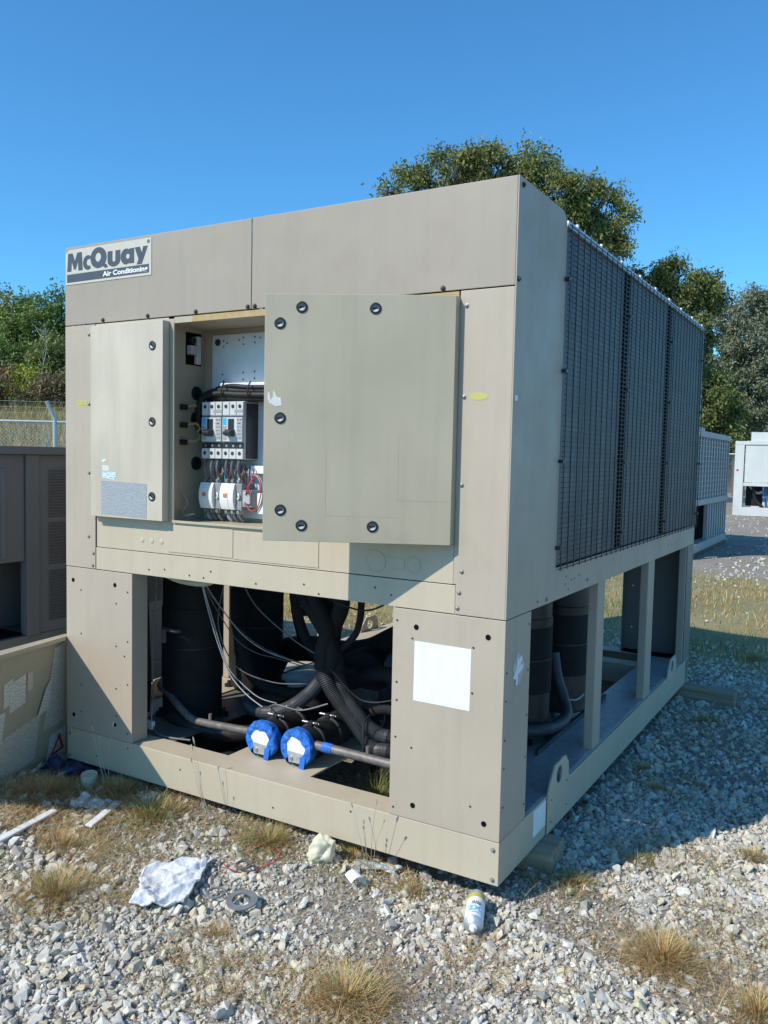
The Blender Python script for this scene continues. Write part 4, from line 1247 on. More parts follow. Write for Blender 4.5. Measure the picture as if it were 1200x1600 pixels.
CABS = [([(-1.585, 0.2, 0.95), (-1.579, 0.2, 0.896), (-1.572, 0.25, 0.751), (-1.556, 0.3, 0.593), (-1.521, 0.32, 0.486), (-1.459, 0.35, 0.412), (-1.378, 0.37, 0.359), (-1.298, 0.4, 0.338)], 'white_wire', 0.0028),
        ([(-1.588, 0.2, 0.95), (-1.583, 0.2, 0.895), (-1.575, 0.24, 0.753), (-1.55, 0.28, 0.597), (-1.495, 0.3, 0.464), (-1.397, 0.3, 0.388), (-1.302, 0.3, 0.345)], 'white_wire', 0.0028),
        ([(-1.58, 0.2, 0.95), (-1.575, 0.2, 0.896), (-1.622, 0.35, 0.746), (-1.629, 0.5, 0.578), (-1.547, 0.55, 0.515), (-1.465, 0.6, 0.491), (-1.234, 0.5, 0.507), (-1.109, 0.48, 0.505)], 'grey_wire', 0.0024),
        ([(-1.576, 0.2, 0.95), (-1.571, 0.2, 0.896), (-1.647, 0.4, 0.751), (-1.609, 0.5, 0.629), (-1.527, 0.55, 0.556), (-1.426, 0.6, 0.506), (-1.109, 0.48, 0.514)], 'grey_wire', 0.0024),
        ([(-1.573, 0.21, 0.95), (-1.568, 0.21, 0.896), (-1.637, 0.4, 0.745), (-1.60, 0.5, 0.615), (-1.52, 0.55, 0.543), (-1.42, 0.6, 0.499), (-1.11, 0.49, 0.51)], 'white_wire', 0.003),
        ([(-1.868, 0.16, 0.19), (-1.880, 0.18, 0.279), (-1.96, 0.26, 0.369), (-2.026, 0.32, 0.553), (-2.005, 0.32, 0.751), (-1.997, 0.32, 0.95)], 'white_wire', 0.003),
        ([(-1.859, 0.16, 0.20), (-1.838, 0.16, 0.171), (-1.789, 0.15, 0.162), (-1.73, 0.16, 0.157), (-1.64, 0.19, 0.155)], 'grey_wire', 0.005),
        ([(-2.06, 0.30, 0.95), (-2.07, 0.32, 0.75), (-2.08, 0.34, 0.55), (-2.06, 0.33, 0.35), (-2.10, 0.36, 0.17)], 'black_rubber', 0.012),
        ([(-0.94, 0.3, 0.93), (-0.94, 0.3, 0.887), (-0.873, 0.3, 0.866), (-0.791, 0.3, 0.853), (-0.728, 0.3, 0.86), (-0.666, 0.3, 0.888), (-0.60, 0.3, 0.93)], 'black_rubber', 0.004)]
for p, mt, r in CABS:
    MB().tube(p, r, 8, smooth=6).build('cable', mt, ch, smooth=True)
box('junction_box', 'plastic_white', ch, -1.895, -1.850, 0.150, 0.170, 0.175, 0.215, bev=0.003)
MB().tube([(-1.72, 0.09, 0.955), (-1.64, 0.12, 0.925), (-1.52, 0.14, 0.92), (-1.42, 0.12, 0.955)], 0.02, 8).build('cable_gland', 'cap_tan', ch, smooth=True)

# ------------------------------------------------------------------ timber blocks under the frame
def timber(label, x0, x1, y0, y1, z0, z1, rz=0.0):
    o = MB().box(-(x1 - x0) / 2, (x1 - x0) / 2, -(y1 - y0) / 2, (y1 - y0) / 2, 0, z1 - z0).build('timber_block', 'old_timber', None, ((x0 + x1) / 2, (y0 + y1) / 2, z0), (0, 0, rz), bev=0.006)
    return tag(o, label, 'timber', 'timbers the chiller rests on')


timber('short squared timber end poking out under the near corner of the chiller', -0.50, 0.075, 0.33, 0.50, -0.105, -0.002, 0.05)
timber('long weathered timber sticking out from under the far corner of the chiller', -0.9, 0.34, 3.19, 3.31, -0.110, -0.002, -0.05)
timber('pale timber lying under the front rail below the blue taped pipes', -1.75, -1.15, 0.17, 0.27, -0.075, -0.002)
timber('pale timber lying under the front rail beside the green grass', -0.80, -0.35, 0.17, 0.27, -0.095, -0.002)

# ------------------------------------------------------------------ leaning cover panel at the left
lpn = empty('leaning_panel', 'tan sheet metal cover with torn paper labels leaning against the left corner of the chiller', 'panel', (-2.36, -0.1, -0.05))
LB0, LBD = Vector((-2.43, 0.107, -0.06)), Vector((0.085, -0.42, -0.01))
LT0, LTD = Vector((-2.312, 0.010, 0.600)), Vector((0.290, -0.553, 0.060))


def lpp(s, t, off=0.0):
    b, u_ = LB0 + LBD * s, LT0 + LTD * s
    p = b.lerp(u_, t)
    n_ = (u_ - b).cross(LTD * (t) + LBD * (1 - t)).normalized()
    if n_.x < 0:
        n_ = -n_
    return p + n_ * off - lpn.location


def patch(m, s0, s1, t0, t1, off0, off1, ns=10, nt_=4):
    vs = [lpp(s0 + (s1 - s0) * i / ns, t0 + (t1 - t0) * j / nt_, o) for o in (off0, off1) for i in range(ns + 1) for j in range(nt_ + 1)]
    k, h_ = nt_ + 1, (ns + 1) * (nt_ + 1)
    fs = []
    for i in range(ns):
        for j in range(nt_):
            a = i * k + j
            fs += [(a, a + 1, a + k + 1, a + k), (h_ + a, h_ + a + k, h_ + a + k + 1, h_ + a + 1)]
    for i in range(ns):
        fs += [(i * k, (i + 1) * k, h_ + (i + 1) * k, h_ + i * k), (i * k + nt_, h_ + i * k + nt_, h_ + (i + 1) * k + nt_, (i + 1) * k + nt_)]
    for j in range(nt_):
        fs += [(j, h_ + j, h_ + j + 1, j + 1), (ns * k + j, ns * k + j + 1, h_ + ns * k + j + 1, h_ + ns * k + j)]
    m.add(vs, fs)
    return m


patch(MB(), -0.5, 1.55, 0.0, 0.985, -0.004, 0).build('sheet', 'paint_olive', lpn)
patch(MB(), -0.05, 1.55, 0.975, 1.005, -0.004, 0.032, 10, 1).build('top_lip', 'paint_tan', lpn)


def plabel(mat, a, b, c, d, off=0.004):
    """printed label; corners as (s, t): bottom-left, bottom-right, top-right, top-left seen from the camera"""
    n_ = 6
    vs, uvs = [], []
    for o_ in (off, off - 0.0012):
        for i in range(n_ + 1):
            for j in range(n_ + 1):
                u_, v_ = i / n_, j / n_
                st = [(1 - u_) * (1 - v_) * a[q] + u_ * (1 - v_) * b[q] + u_ * v_ * c[q] + (1 - u_) * v_ * d[q] for q in (0, 1)]
                vs.append(tuple(lpp(st[0], st[1], o_)))
                uvs.append((u_, v_))
    k, h_ = n_ + 1, (n_ + 1) ** 2
    fs = []
    for i in range(n_):
        for j in range(n_):
            q = i * k + j
            fs += [(q, q + k, q + k + 1, q + 1), (h_ + q, h_ + q + 1, h_ + q + k + 1, h_ + q + k)]
        fs += [(i * k, h_ + i * k, h_ + (i + 1) * k, (i + 1) * k), (i * k + n_, (i + 1) * k + n_, h_ + (i + 1) * k + n_, h_ + i * k + n_), (i, i + 1, h_ + i + 1, h_ + i), (n_ * k + i, h_ + n_ * k + i, h_ + n_ * k + i + 1, n_ * k + i + 1)]
    me = bpy.data.meshes.new('label')
    me.from_pydata(vs, [], fs)
    uv = me.uv_layers.new(name='UVMap')
    for lp_ in me.loops:
        uv.data[lp_.index].uv = uvs[lp_.vertex_index]
    me.materials.append(MATS[mat])
    return place('label', me, lpn)


plabel('print_grey', (1.30, -0.02), (0.50, 0.12), (0.40, 0.46), (1.12, 0.36))
plabel('print_paper', (0.86, 0.55), (0.63, 0.59), (0.62, 0.80), (0.86, 0.76))
plabel('print_paper', (0.94, 0.60), (0.80, 0.62), (0.80, 0.80), (0.93, 0.77), 0.003)
plabel('print_paper', (1.20, 0.34), (0.98, 0.36), (0.92, 0.58), (1.04, 0.57), 0.005)
plabel('print_grey', (0.60, 0.66), (0.52, 0.67), (0.51, 0.80), (0.59, 0.80))
plabel('print_grey', (0.36, 0.30), (0.02, 0.32), (-0.02, 0.95), (0.16, 0.92), 0.004)
plabel('print_paper', (0.47, 0.44), (0.28, 0.48), (0.24, 0.70), (0.33, 0.64), 0.012)
plabel('print_paper', (0.33, 0.01), (0.0, 0.05), (-0.02, 0.27), (0.24, 0.24), 0.005)
tri = [lpp(0.26, 0.06, 0.0065), lpp(0.02, 0.09, 0.0065), lpp(0.09, 0.235, 0.0065)]
tri_in = [lpp(0.205, 0.085, 0.0068), lpp(0.065, 0.105, 0.0068), lpp(0.103, 0.185, 0.0068)]
m = MB()
m.add(tri + tri_in, [(0, 1, 4, 3), (1, 2, 5, 4), (2, 0, 3, 5)])
m.build('warning_triangle', 'red_machine', lpn)

# ------------------------------------------------------------------ grey unit standing to the left
gu = empty('grey_unit', 'weathered grey condensing unit with louvred panel standing left of the chiller', 'condenser', (-3.9, 1.2, -0.08))


def gbox(name, mat, x0, x1, y0, y1, z0, z1, bev=0.003, par=None):
    return box(name, mat, par or gu, x0 + 3.9, x1 + 3.9, y0 - 1.2, y1 - 1.2, z0 + 0.08, z1 + 0.08, bev)


GXF = -3.0
gbox('base_skid', 'paint_grey', -4.9, GXF + 0.01, -0.34, 2.0, -0.06, 0.12)
gbox('base_rail', 'paint_grey', -4.9, GXF + 0.004, -0.34, 2.0, 0.122, 0.455)
gbox('top_trim', 'paint_grey', -4.95, GXF + 0.03, -0.36, 2.02, 1.475, 1.52)
gbox('casing', 'paint_grey', -4.88, GXF - 0.30, -0.32, 1.98, 0.456, 1.474)
gbox('panel', 'paint_grey', GXF - 0.02, GXF - 0.004, -0.33, 0.305, 0.88, 1.474)
gbox('panel', 'paint_grey', GXF - 0.02, GXF - 0.004, -0.33, 0.02, 0.456, 0.878)
gbox('bay_shade', 'dark_hole', GXF - 0.299, GXF - 0.03, 0.021, 0.304, 0.4565, 0.470, 0)  # near-black plate painting the shade inside the open bay
gbox('bay_shade', 'dark_hole', GXF - 0.299, GXF - 0.285, 0.021, 0.304, 0.471, 0.95, 0)  # upright plate of the same painted shade
gbox('front_panel', 'paint_grey', -4.88, GXF - 0.021, -0.334, -0.324, 0.457, 1.473)
gbox('door_trim', 'paint_grey', GXF - 0.003, GXF + 0.004, 0.155, 0.185, 0.90, 1.40)
for y0 in (0.31, 1.05, 1.9):
    gbox('post', 'paint_grey', GXF - 0.05, GXF + 0.012, y0, y0 + 0.08, 0.456, 1.474)
for y0, y1 in ((0.392, 1.048), (1.132, 1.898)):
    fr_ = gbox('louvre_frame', 'paint_grey', GXF - 0.012, GXF - 0.004, y0, y1, 0.456, 1.474)
    m = MB()
    ys = np.linspace(y0 + 0.06, y1 - 0.06, 4 if y1 < 1.1 else 5)
    for a in range(len(ys) - 1):
        for za, zb in ((0.52, 0.83), (0.845, 1.10), (1.115, 1.40)):
            k = int((zb - za) / 0.0165)
            for j in range(k):
                z = za + j * 0.0165
                m.add([(GXF + 3.9 - 0.0035, ys[a] + 0.008 - 1.2, z + 0.08), (GXF + 3.9 - 0.0035, ys[a + 1] - 0.008 - 1.2, z + 0.08), (GXF + 3.9 + 0.006, ys[a + 1] - 0.008 - 1.2, z + 0.008 + 0.08), (GXF + 3.9 + 0.006, ys[a] + 0.008 - 1.2, z + 0.008 + 0.08)], [(0, 1, 2, 3)])
                m.box(GXF + 3.9 - 0.0034, GXF + 3.9 - 0.0028, ys[a] + 0.008 - 1.2, ys[a + 1] - 0.008 - 1.2, z + 0.088, z + 0.0955)
    lo = m.build('louvre_slats', 'black_plastic' if False else 'paint_grey', fr_)
    tag(lo, kind='stuff')
for y in (0.33, 0.55, 0.75, 0.1, -0.1):
    place('bolt', boltg_me, gu, (GXF + 3.9 + 0.006, y - 1.2, 0.43 + 0.08), (0, 0, R_(90)))
# pipework glimpsed in the open bay
MB().tube([(GXF - 0.16 + 3.9, 0.05 - 1.2, 0.55), (GXF - 0.16 + 3.9, 0.16 - 1.2, 0.75), (GXF - 0.16 + 3.9, 0.24 - 1.2, 0.95)], 0.02, 8).build('pipe', 'pipe_grey', gu, smooth=True)

# ------------------------------------------------------------------ unit standing behind, right of the chiller
fu = empty('condenser_unit', 'grey condenser unit with barred coil side standing behind the chiller', 'condenser', (-2.6, 13.6, -0.1))


def fbox(name, mat, x0, x1, y0, y1, z0, z1, bev=0.004):
    return box(name, mat, fu, x0 + 2.6, x1 + 2.6, y0 - 13.6, y1 - 13.6, z0 + 0.1, z1 + 0.1, bev)


FX, FY0, FY1 = -1.51, 11.5, 15.0
fbox('skid', 'jacket_brown', -3.6, FX + 0.02, FY0, FY1, -0.16, 0.02)
fbox('base_rail', 'paint_far', -3.65, FX + 0.03, FY0 - 0.02, FY1 + 0.02, 0.022, 0.16)
fbox('mid_rail', 'paint_far', -3.65, FX + 0.03, FY0 - 0.02, FY1 + 0.02, 0.80, 0.90)
fbox('top_rail', 'paint_far', -3.65, FX + 0.04, FY0 - 0.04, FY1 + 0.04, 1.95, 2.05)
fbox('roof_cap', 'paint_far', -3.3, FX - 0.4, FY0 + 0.2, FY1 - 0.3, 2.052, 2.20)
fbox('coil', 'black_plastic', -3.6, FX - 0.05, FY0 + 0.02, FY1 - 0.02, 0.902, 1.948)
fbox('inner_casing', 'dark_hole', -3.5, FX - 0.15, FY0 + 0.06, FY1 - 0.06, 0.162, 0.798)
for y in (FY0, FY0 + 1.45, FY1 - 0.08):
    fbox('corner_post', 'paint_far', FX - 0.06, FX + 0.012, y, y + 0.08, 0.162, 0.798)
for y in (FY0, FY1 - 0.08):
    fbox('corner_post', 'paint_far', FX - 0.06, FX + 0.022, y, y + 0.08, 0.902, 1.948)
barm = MB().box(0, 0.03, 0, 0.11, 0, 1.046).mesh('bar', 'paint_far')
barl = MB().box(0, 0.03, 0, 0.12, 0, 0.636).mesh('bar', 'paint_far')
for k in range(12):
    place('bar', barm, fu, (FX + 2.6 - 0.02, FY0 + 0.18 + k * 0.275 - 13.6, 1.002))
for k in range(7):
    place('bar', barl, fu, (FX + 2.6 - 0.022, FY0 + 1.68 + k * 0.255 - 13.6, 0.262))
m = MB()
for k in range(12):
    z = 0.95 + k * 0.085
    m.box(FX + 2.6 + 0.011, FX + 2.6 + 0.015, FY0 + 0.1 - 13.6, FY1 - 0.1 - 13.6, z + 0.1, z + 0.105)
tag(m.build('guard_wires', 'galvanised', fu), kind='stuff')

wu = empty('white_unit', 'white packaged chiller with an exposed blue compressor in the far right background', 'chiller', (0.3, 26.5, -0.1))


def wbox(name, mat, x0, x1, y0, y1, z0, z1, bev=0.006):
    return box(name, mat, wu, x0 - 0.3, x1 - 0.3, y0 - 26.5, y1 - 26.5, z0 + 0.1, z1 + 0.1, bev)


WX0, WX1, WY0, WY1 = -2.72, 3.4, 24.6, 29.0
wbox('base_rail', 'paint_white', WX0, WX1, WY0, WY0 + 0.2, -0.04, 0.22)
wbox('base_rail', 'paint_white', WX0, WX1, WY1 - 0.2, WY1, -0.04, 0.22)
for x in (WX0, -0.4, 1.6, WX1 - 0.26):
    wbox('column', 'paint_white', x, x + 0.26, WY0 + 0.003, WY0 + 0.2, 0.222, 2.10)
    wbox('column', 'paint_white', x, x + 0.26, WY1 - 0.2, WY1 - 0.003, 0.222, 2.10)
wbox('top_rail', 'paint_white', WX0, WX1, WY0, WY1, 2.102, 2.21)
wbox('fan_deck', 'paint_white', WX0 + 0.42, WX1 - 0.2, WY0 + 0.1, WY1 - 0.2, 2.212, 2.48)
wbox('mid_rail', 'paint_white', WX0 + 0.262, WX1 - 0.27, WY0 + 0.02, WY0 + 0.18, 0.86, 0.96)
MB().prism([(-2.43 - 0.3, 1.075), (-1.72 - 0.3, 1.075), (-1.35 - 0.3, 1.70), (-1.35 - 0.3, 2.19), (-2.43 - 0.3, 2.19)], lambda a, b, t: (a, t, b), WY0 + 0.03 - 26.5, WY0 + 0.05 - 26.5).build('end_panel', 'paint_white', wu)
wbox('coil_bank', 'coil_fins', WX0 + 0.3, WX1 - 0.3, WY0 + 0.24, WY1 - 0.3, 0.97, 2.10)
m = MB().lathe([(0, 0.10), (0.05, 0.26), (0.50, 0.27), (0.60, 0.30), (0.64, 0.15)], (-1.62 - 0.3, WY0 + 0.5 - 26.5, 0.20), (0, 0, 1), 20)
m.box(-1.92 - 0.3, -1.30 - 0.3, WY0 + 0.32 - 26.5, WY0 + 0.62 - 26.5, 0.60, 0.95)
m.build('compressor', 'blue_machine', wu, smooth=True)
MB().lathe([(0, 0.05), (0.03, 0.26), (0.06, 0.26), (0.07, 0.05)], (-1.52 - 0.3, WY0 + 0.30 - 26.5, 0.45), (0, -1, 0.1), 20).build('end_bell', 'galvanised', wu, smooth=True)
wbox('tank', 'black_foam', -2.42, -2.05, WY0 + 0.4, WY0 + 1.4, 0.25, 0.85)
MB().tube([(-2.2 - 0.3, WY0 + 0.3 - 26.5, 0.95), (-2.15 - 0.3, WY0 + 0.3 - 26.5, 0.6), (-2.0 - 0.3, WY0 + 0.3 - 26.5, 0.4), (-1.9 - 0.3, WY0 + 0.3 - 26.5, 0.3)], 0.05, 8).build('pipe', 'black_rubber', wu, smooth=True)
MB().tube([(-2.3 - 0.3, WY0 + 0.35 - 26.5, 0.95), (-2.1 - 0.3, WY0 + 0.35 - 26.5, 0.75), (-1.95 - 0.3, WY0 + 0.35 - 26.5, 0.8)], 0.04, 8).build('pipe', 'white_wire', wu, smooth=True)
wbox('control_label', 'red_machine', -2.66, -2.60, WY0 - 0.001, WY0 + 0.0025, 1.30, 1.36, 0)
rt = MB().box(-0.5, 0.3, -0.2, 0.2, 0.10, 0.40).box(-0.46, -0.10, -0.17, 0.17, 0.402, 0.62)
for wx in (-0.35, 0.18):
    for wy in (-0.26, 0.21):
        rt.cyl((wx, wy, 0.13), (wx, wy + 0.05, 0.13), 0.13, 16)
rt = rt.build('cart', 'red_machine', None, (-3.15, 22.4, -0.1), (0, 0, 0.2), bev=0.01)
tag(rt, 'small red machine on the gravel beside the white unit', 'cart')

# ------------------------------------------------------------------ chain link fence
def fence(label, p0, p1, nposts, hgt=2.0, z0=-0.12, mesh=True, zf=None):
    a, b = Vector((*p0, 0)), Vector((*p1, 0))
    f_ = empty('chain_link_fence', label, 'fence', (a.x, a.y, z0))
    d = b - a
    ln = d.length
    d.normalize()
    nrm = Vector((-d.y, d.x, 0))
    if nrm.dot(Vector((CAM.x, CAM.y, 0)) - a) < 0:
        nrm = -nrm
    for k in range(nposts):
        p = d * (ln * k / (nposts - 1))
        po = MB().cyl(p, p + Vector((0, 0, hgt + 0.03)), 0.038, 12).build('post', 'galvanised', f_, smooth=True)
        arm = MB().tube([p + Vector((0, 0, hgt)), p + Vector((0, 0, hgt + 0.05)), p - d * 0.12 + nrm * 0.08 + Vector((0, 0, hgt + 0.36))], 0.034, 8, smooth=1)
        arm.build('barb_arm', 'galvanised', po, smooth=True)
    MB().cyl((0, 0, hgt), d * ln + Vector((0, 0, hgt)), 0.024, 10).build('top_rail', 'galvanised', f_, smooth=True)
    m = MB()
    for k in range(3):
        t = (k + 1) / 3
        m.tube([-d * 0.12 * t + nrm * 0.08 * t + Vector((0, 0, hgt + 0.05 + 0.30 * t)), d * ln - d * 0.12 * t + nrm * 0.08 * t + Vector((0, 0, hgt + 0.05 + 0.30 * t))], 0.0025, 4, smooth=1)
    m.build('barbed_wire', 'galvanised', f_)
    if mesh:
        m = MB()
        s_ = 0.07
        n_ = int((ln + hgt) / s_)
        for k in range(n_):
            for dirn in (1, -1):
                x0, x1 = (k * s_ - hgt, k * s_) if dirn > 0 else (k * s_, k * s_ - hgt)
                za, zb = 0.05, hgt
                q0, q1 = x0, x1
                if q0 < 0 or q0 > ln or q1 < 0 or q1 > ln:
                    t0_, t1_ = 0.0, 1.0
                    dx = q1 - q0
                    for lim, sg_ in ((0, 1), (ln, -1)):
                        tc = (lim - q0) / dx
                        if (dx > 0) == (sg_ > 0):
                            t0_ = max(t0_, tc)
                        else:
                            t1_ = min(t1_, tc)
                    if t1_ - t0_ < 0.03:
                        continue
                    q0, q1, za, zb = q0 + dx * t0_, q0 + dx * t1_, 0.05 + (hgt - 0.05) * t0_, 0.05 + (hgt - 0.05) * t1_
                m.tube([d * q0 + Vector((0, 0, za)), d * q1 + Vector((0, 0, zb))], 0.0024, 3, cap=False, smooth=1)
        tag(m.build('wire_mesh', 'galvanised', f_), kind='stuff')
    return f_


fence('galvanised chain link fence before the dry grass slope at far left', (-16.4, 3.6), (-6.8, 10.8), 5, 2.12)
fence('galvanised chain link fence behind the white unit at far right', (-6.5, 30.2), (6.0, 30.2), 5, 2.0)

# ------------------------------------------------------------------ trees
LAT = Vector((right.x, right.y, 0)).normalized()
DEP = Vector((fwd.x, fwd.y, 0)).normalized()


def leaves_mesh(name, lobes, n, size, cols, droop=0.35, spray=14, aspect=0.42, shell=0.55):
    """leaf-shaped faces in drooping sprays through the volume of the lobes (x, y, z, rx, ry, rz)"""
    Lb = np.array(lobes, float)
    vol = np.prod(Lb[:, 3:], axis=1) ** 0.75
    ns = n // spray
    idx = rng.choice(len(Lb), ns, p=vol / vol.sum())
    # every lobe is a handful of separate leaf clumps with gaps between
    K = 18
    sc = rng.normal(size=(len(Lb), K, 3))
    sc /= np.linalg.norm(sc, axis=2)[..., None]
    sc *= (shell + (1.0 - shell) * rng.random((len(Lb), K, 1)) ** 0.7)
    sr = rng.uniform(0.18, 0.38, (len(Lb), K, 1))
    ki = rng.integers(0, K, ns)
    off = rng.normal(size=(ns, 3))
    off /= np.linalg.norm(off, axis=1)[:, None]
    off *= (rng.random((ns, 1)) ** 0.45)
    u_ = sc[idx, ki] + off * sr[idx, ki]
    c = Lb[idx, :3] + u_ * Lb[idx, 3:]
    ctone = rng.uniform(0.8, 1.22, (len(Lb), K))[idx, ki]
    out = u_ * np.array([1, 1, 0.5])
    out /= np.linalg.norm(out, axis=1)[:, None] + 1e-6
    axis = out + rng.normal(size=(ns, 3)) * 0.5
    axis[:, 2] -= droop
    axis /= np.linalg.norm(axis, axis=1)[:, None]
    # leaves along each spray
    t = rng.random((ns, spray))
    P = c[:, None] + axis[:, None] * (t[..., None] - 0.3) * size * 4.5 + rng.normal(size=(ns, spray, 3)) * size * 0.55
    d = axis[:, None] * 0.7 + rng.normal(size=(ns, spray, 3)) * 0.7
    d[..., 2] -= droop
    d /= np.linalg.norm(d, axis=2)[..., None]
    sd_ = np.cross(d, rng.normal(size=(ns, spray, 3)))
    sd_ /= np.linalg.norm(sd_, axis=2)[..., None]
    ln = size * (0.7 + 0.6 * rng.random((ns, spray, 1)))
    P, d, sd_, ln = (a.reshape(-1, a.shape[-1]) for a in (P, d, sd_, ln))
    V = np.stack([P - d * ln * 0.5, P + sd_ * ln * aspect * 0.5, P + d * ln * 0.5, P - sd_ * ln * aspect * 0.5], 1).reshape(-1, 3)
    F = np.arange(len(P) * 4).reshape(-1, 4)
    cols = np.array(cols, float)
    # each spray one tone, leaf to leaf a little different
    ci = cols[rng.integers(0, len(cols), ns)] * (0.8 + 0.4 * rng.random((ns, 1))) * ctone[:, None]
    cl_ = np.repeat(ci, spray, 0) * (0.85 + 0.3 * rng.random((ns * spray, 1)))
    return np_mesh(name, V, F, 'leaf', np.repeat(cl_, 4, 0))


def limb_tubes(m, base, top, lobes, r0):
    base, top = Vector(base), Vector(top)
    mid = base.lerp(top, 0.5) + Vector((random.uniform(-.2, .2), random.uniform(-.2, .2), 0)) * r0 * 3
    m.tube([base, base.lerp(mid, 0.5), mid, mid.lerp(top, 0.5), top], [r0 * (1.25 - 0.75 * i / 12) for i in range(13)], 9, smooth=3)
    for k, lb in enumerate(lobes):
        s0 = base.lerp(top, random.uniform(0.35, 0.9))
        e_ = Vector(lb[:3])
        md = s0.lerp(e_, 0.5) + Vector((0, 0, (e_ - s0).length * 0.12))
        n_ = 7
        m.tube([s0, md, e_], [r0 * (0.42 - 0.33 * i / (n_ - 1)) for i in range(n_)], 6, smooth=3)
        for j in range(5):
            q = e_ + Vector((random.uniform(-1, 1) * lb[3], random.uniform(-1, 1) * lb[4], random.uniform(-0.6, 1) * lb[5])) * 0.8
            m.tube([md.lerp(e_, random.random()), e_.lerp(q, 0.5) + Vector((0, 0, 0.08 * lb[5])), q], [r0 * 0.11, r0 * 0.09, r0 * 0.08, r0 * 0.06, r0 * 0.05, r0 * 0.04, r0 * 0.02], 5, smooth=3)
    return m


def tree(label, px, depth, lobes_px, nleaf, size, cols, trunk_r, group=None, bark='bark', z0=None, droop=0.35, name='tree', aspect=0.42, spray=14, shell=0.55, cat='tree', thick=0.9):
    """lobes: (lateral m, depth offset m, height m, r lateral, r height) about the trunk foot"""
    k_ = (px - 600) / 1306.05
    b3 = Vector(CAM) + (Vector(fwd) + Vector(right) * k_) * depth
    bz = float(slope_z(b3.x, b3.y)) if z0 is None else z0
    root = empty(name, label, cat, (b3.x, b3.y, bz), 0, group)
    lobes = []
    for la, de, z, rl, rz in lobes_px:
        p = LAT * la + DEP * de
        lobes.append((p.x, p.y, z, rl, rl * thick, rz))
    zt = max(l[2] for l in lobes) * 0.8
    m = limb_tubes(MB(), (0, 0, -0.1), (0.0, 0.0, zt), lobes, trunk_r)
    m.build('trunk', bark, root, smooth=True)
    place('crown', leaves_mesh('crown', lobes, nleaf, size, cols, droop, spray, aspect, shell), root)
    return root


def L22(base_px, depth, items, gzv=-0.1, shift=(0, 0)):
    """lobes given by their apparent place, turned into metres about the trunk foot at that depth"""
    s_ = depth / 1306.05
    out_ = []
    for px, py, rl, rz, de in items:
        px, py = px + shift[0], py + shift[1]
        hor = 714.0 + (px - 600) * 0.0212
        out_.append(((px - base_px) * s_, de, 1.5 - gzv + (hor - py) * s_, rl * s_, rz * s_))
    return out_


GREEN = [(0.155, 0.195, 0.05), (0.19, 0.22, 0.065), (0.225, 0.235, 0.08), (0.12, 0.155, 0.04), (0.255, 0.235, 0.09)]
DARKG = [(0.085, 0.125, 0.03), (0.105, 0.145, 0.036), (0.07, 0.10, 0.026), (0.15, 0.17, 0.045)]
GREYG = [(0.21, 0.24, 0.14), (0.26, 0.285, 0.185), (0.16, 0.19, 0.10), (0.30, 0.31, 0.22)]
tree('tall leafy green tree rising behind the chiller roof', 800, 31,
     L22(800, 31, [(612, 286, 24, 15, 0), (650, 275, 38, 28, 0.3), (700, 250, 42, 34, 0), (745, 262, 46, 36, -0.4), (790, 262, 48, 38, 0.2), (835, 268, 52, 42, 0), (880, 292, 52, 46, -0.3), (930, 312, 46, 44, 0.2),
                    (958, 345, 30, 32, 0), (905, 345, 52, 46, 0.3), (940, 380, 32, 24, 0), (840, 340, 80, 60, 0.5), (740, 330, 80, 60, 0.6), (780, 420, 120, 80, 0.5)], shift=(-12, 24)),
     105000, 0.15, GREEN, 0.32, z0=-0.1, droop=0.5)
tree('lower green tree showing past the coil guard of the chiller', 1075, 33,
     L22(1075, 33, [(1040, 432, 40, 32, 0), (1005, 440, 36, 32, 0.2), (1082, 452, 32, 26, 0), (1050, 480, 56, 40, 0.3), (1098, 525, 16, 22, 0), (1108, 590, 30, 30, 0), (1132, 632, 24, 28, 0.2), (1085, 620, 50, 50, 0.4), (1060, 550, 46, 50, 0.4), (1120, 668, 34, 28, 0.2)], shift=(-4, 14)),
     70000, 0.15, GREEN + DARKG, 0.28, z0=-0.1, droop=0.5)
tree('grey green feathery tree behind the white unit at far right', 1152, 41,
     L22(1152, 41, [(1150, 492, 34, 26, 0), (1188, 478, 36, 24, 0.3), (1120, 512, 30, 28, 0), (1160, 540, 50, 36, 0), (1215, 520, 46, 46, 0.4), (1122, 580, 34, 40, 0.3), (1180, 600, 46, 40, 0.2), (1235, 600, 50, 50, 0), (1150, 650, 46, 34, 0.4), (1205, 655, 50, 34, 0.3)]),
     80000, 0.17, GREYG, 0.26, z0=-0.1, droop=0.2, aspect=0.34, shell=0.25)
tree('dark round tree low behind the white unit at the right edge', 1265, 43,
     L22(1265, 43, [(1195, 640, 40, 34, 0), (1235, 600, 60, 50, 0), (1290, 560, 70, 70, 0), (1270, 650, 80, 40, 0.5), (1330, 640, 60, 50, 0)]),
     26000, 0.2, DARKG + GREYG, 0.25, z0=-0.1)
for lab, px_, dp_ in (('low dark shrub seen in the gap beside the white unit', 1140, 46), ('dark tree beyond the right picture edge', 1380, 46), ('dark green tree farther off beyond the right picture edge', 1500, 50)):
    tree(lab, px_, dp_, L22(px_, dp_, [(px_ - 30, 655, 40, 42, 0), (px_ + 25, 640, 46, 50, 0), (px_, 690, 66, 34, 0.4), (px_ + 60, 680, 40, 40, 0.3), (px_ - 60, 690, 40, 30, 0.3), (px_, 720, 70, 20, 0)]), 15000, 0.2, DARKG, 0.2, z0=-0.1)
BRN = [(0.24, 0.17, 0.10), (0.18, 0.14, 0.075), (0.15, 0.14, 0.055), (0.28, 0.18, 0.11)]
YEL = [(0.42, 0.40, 0.05), (0.32, 0.36, 0.06), (0.30, 0.33, 0.06)]
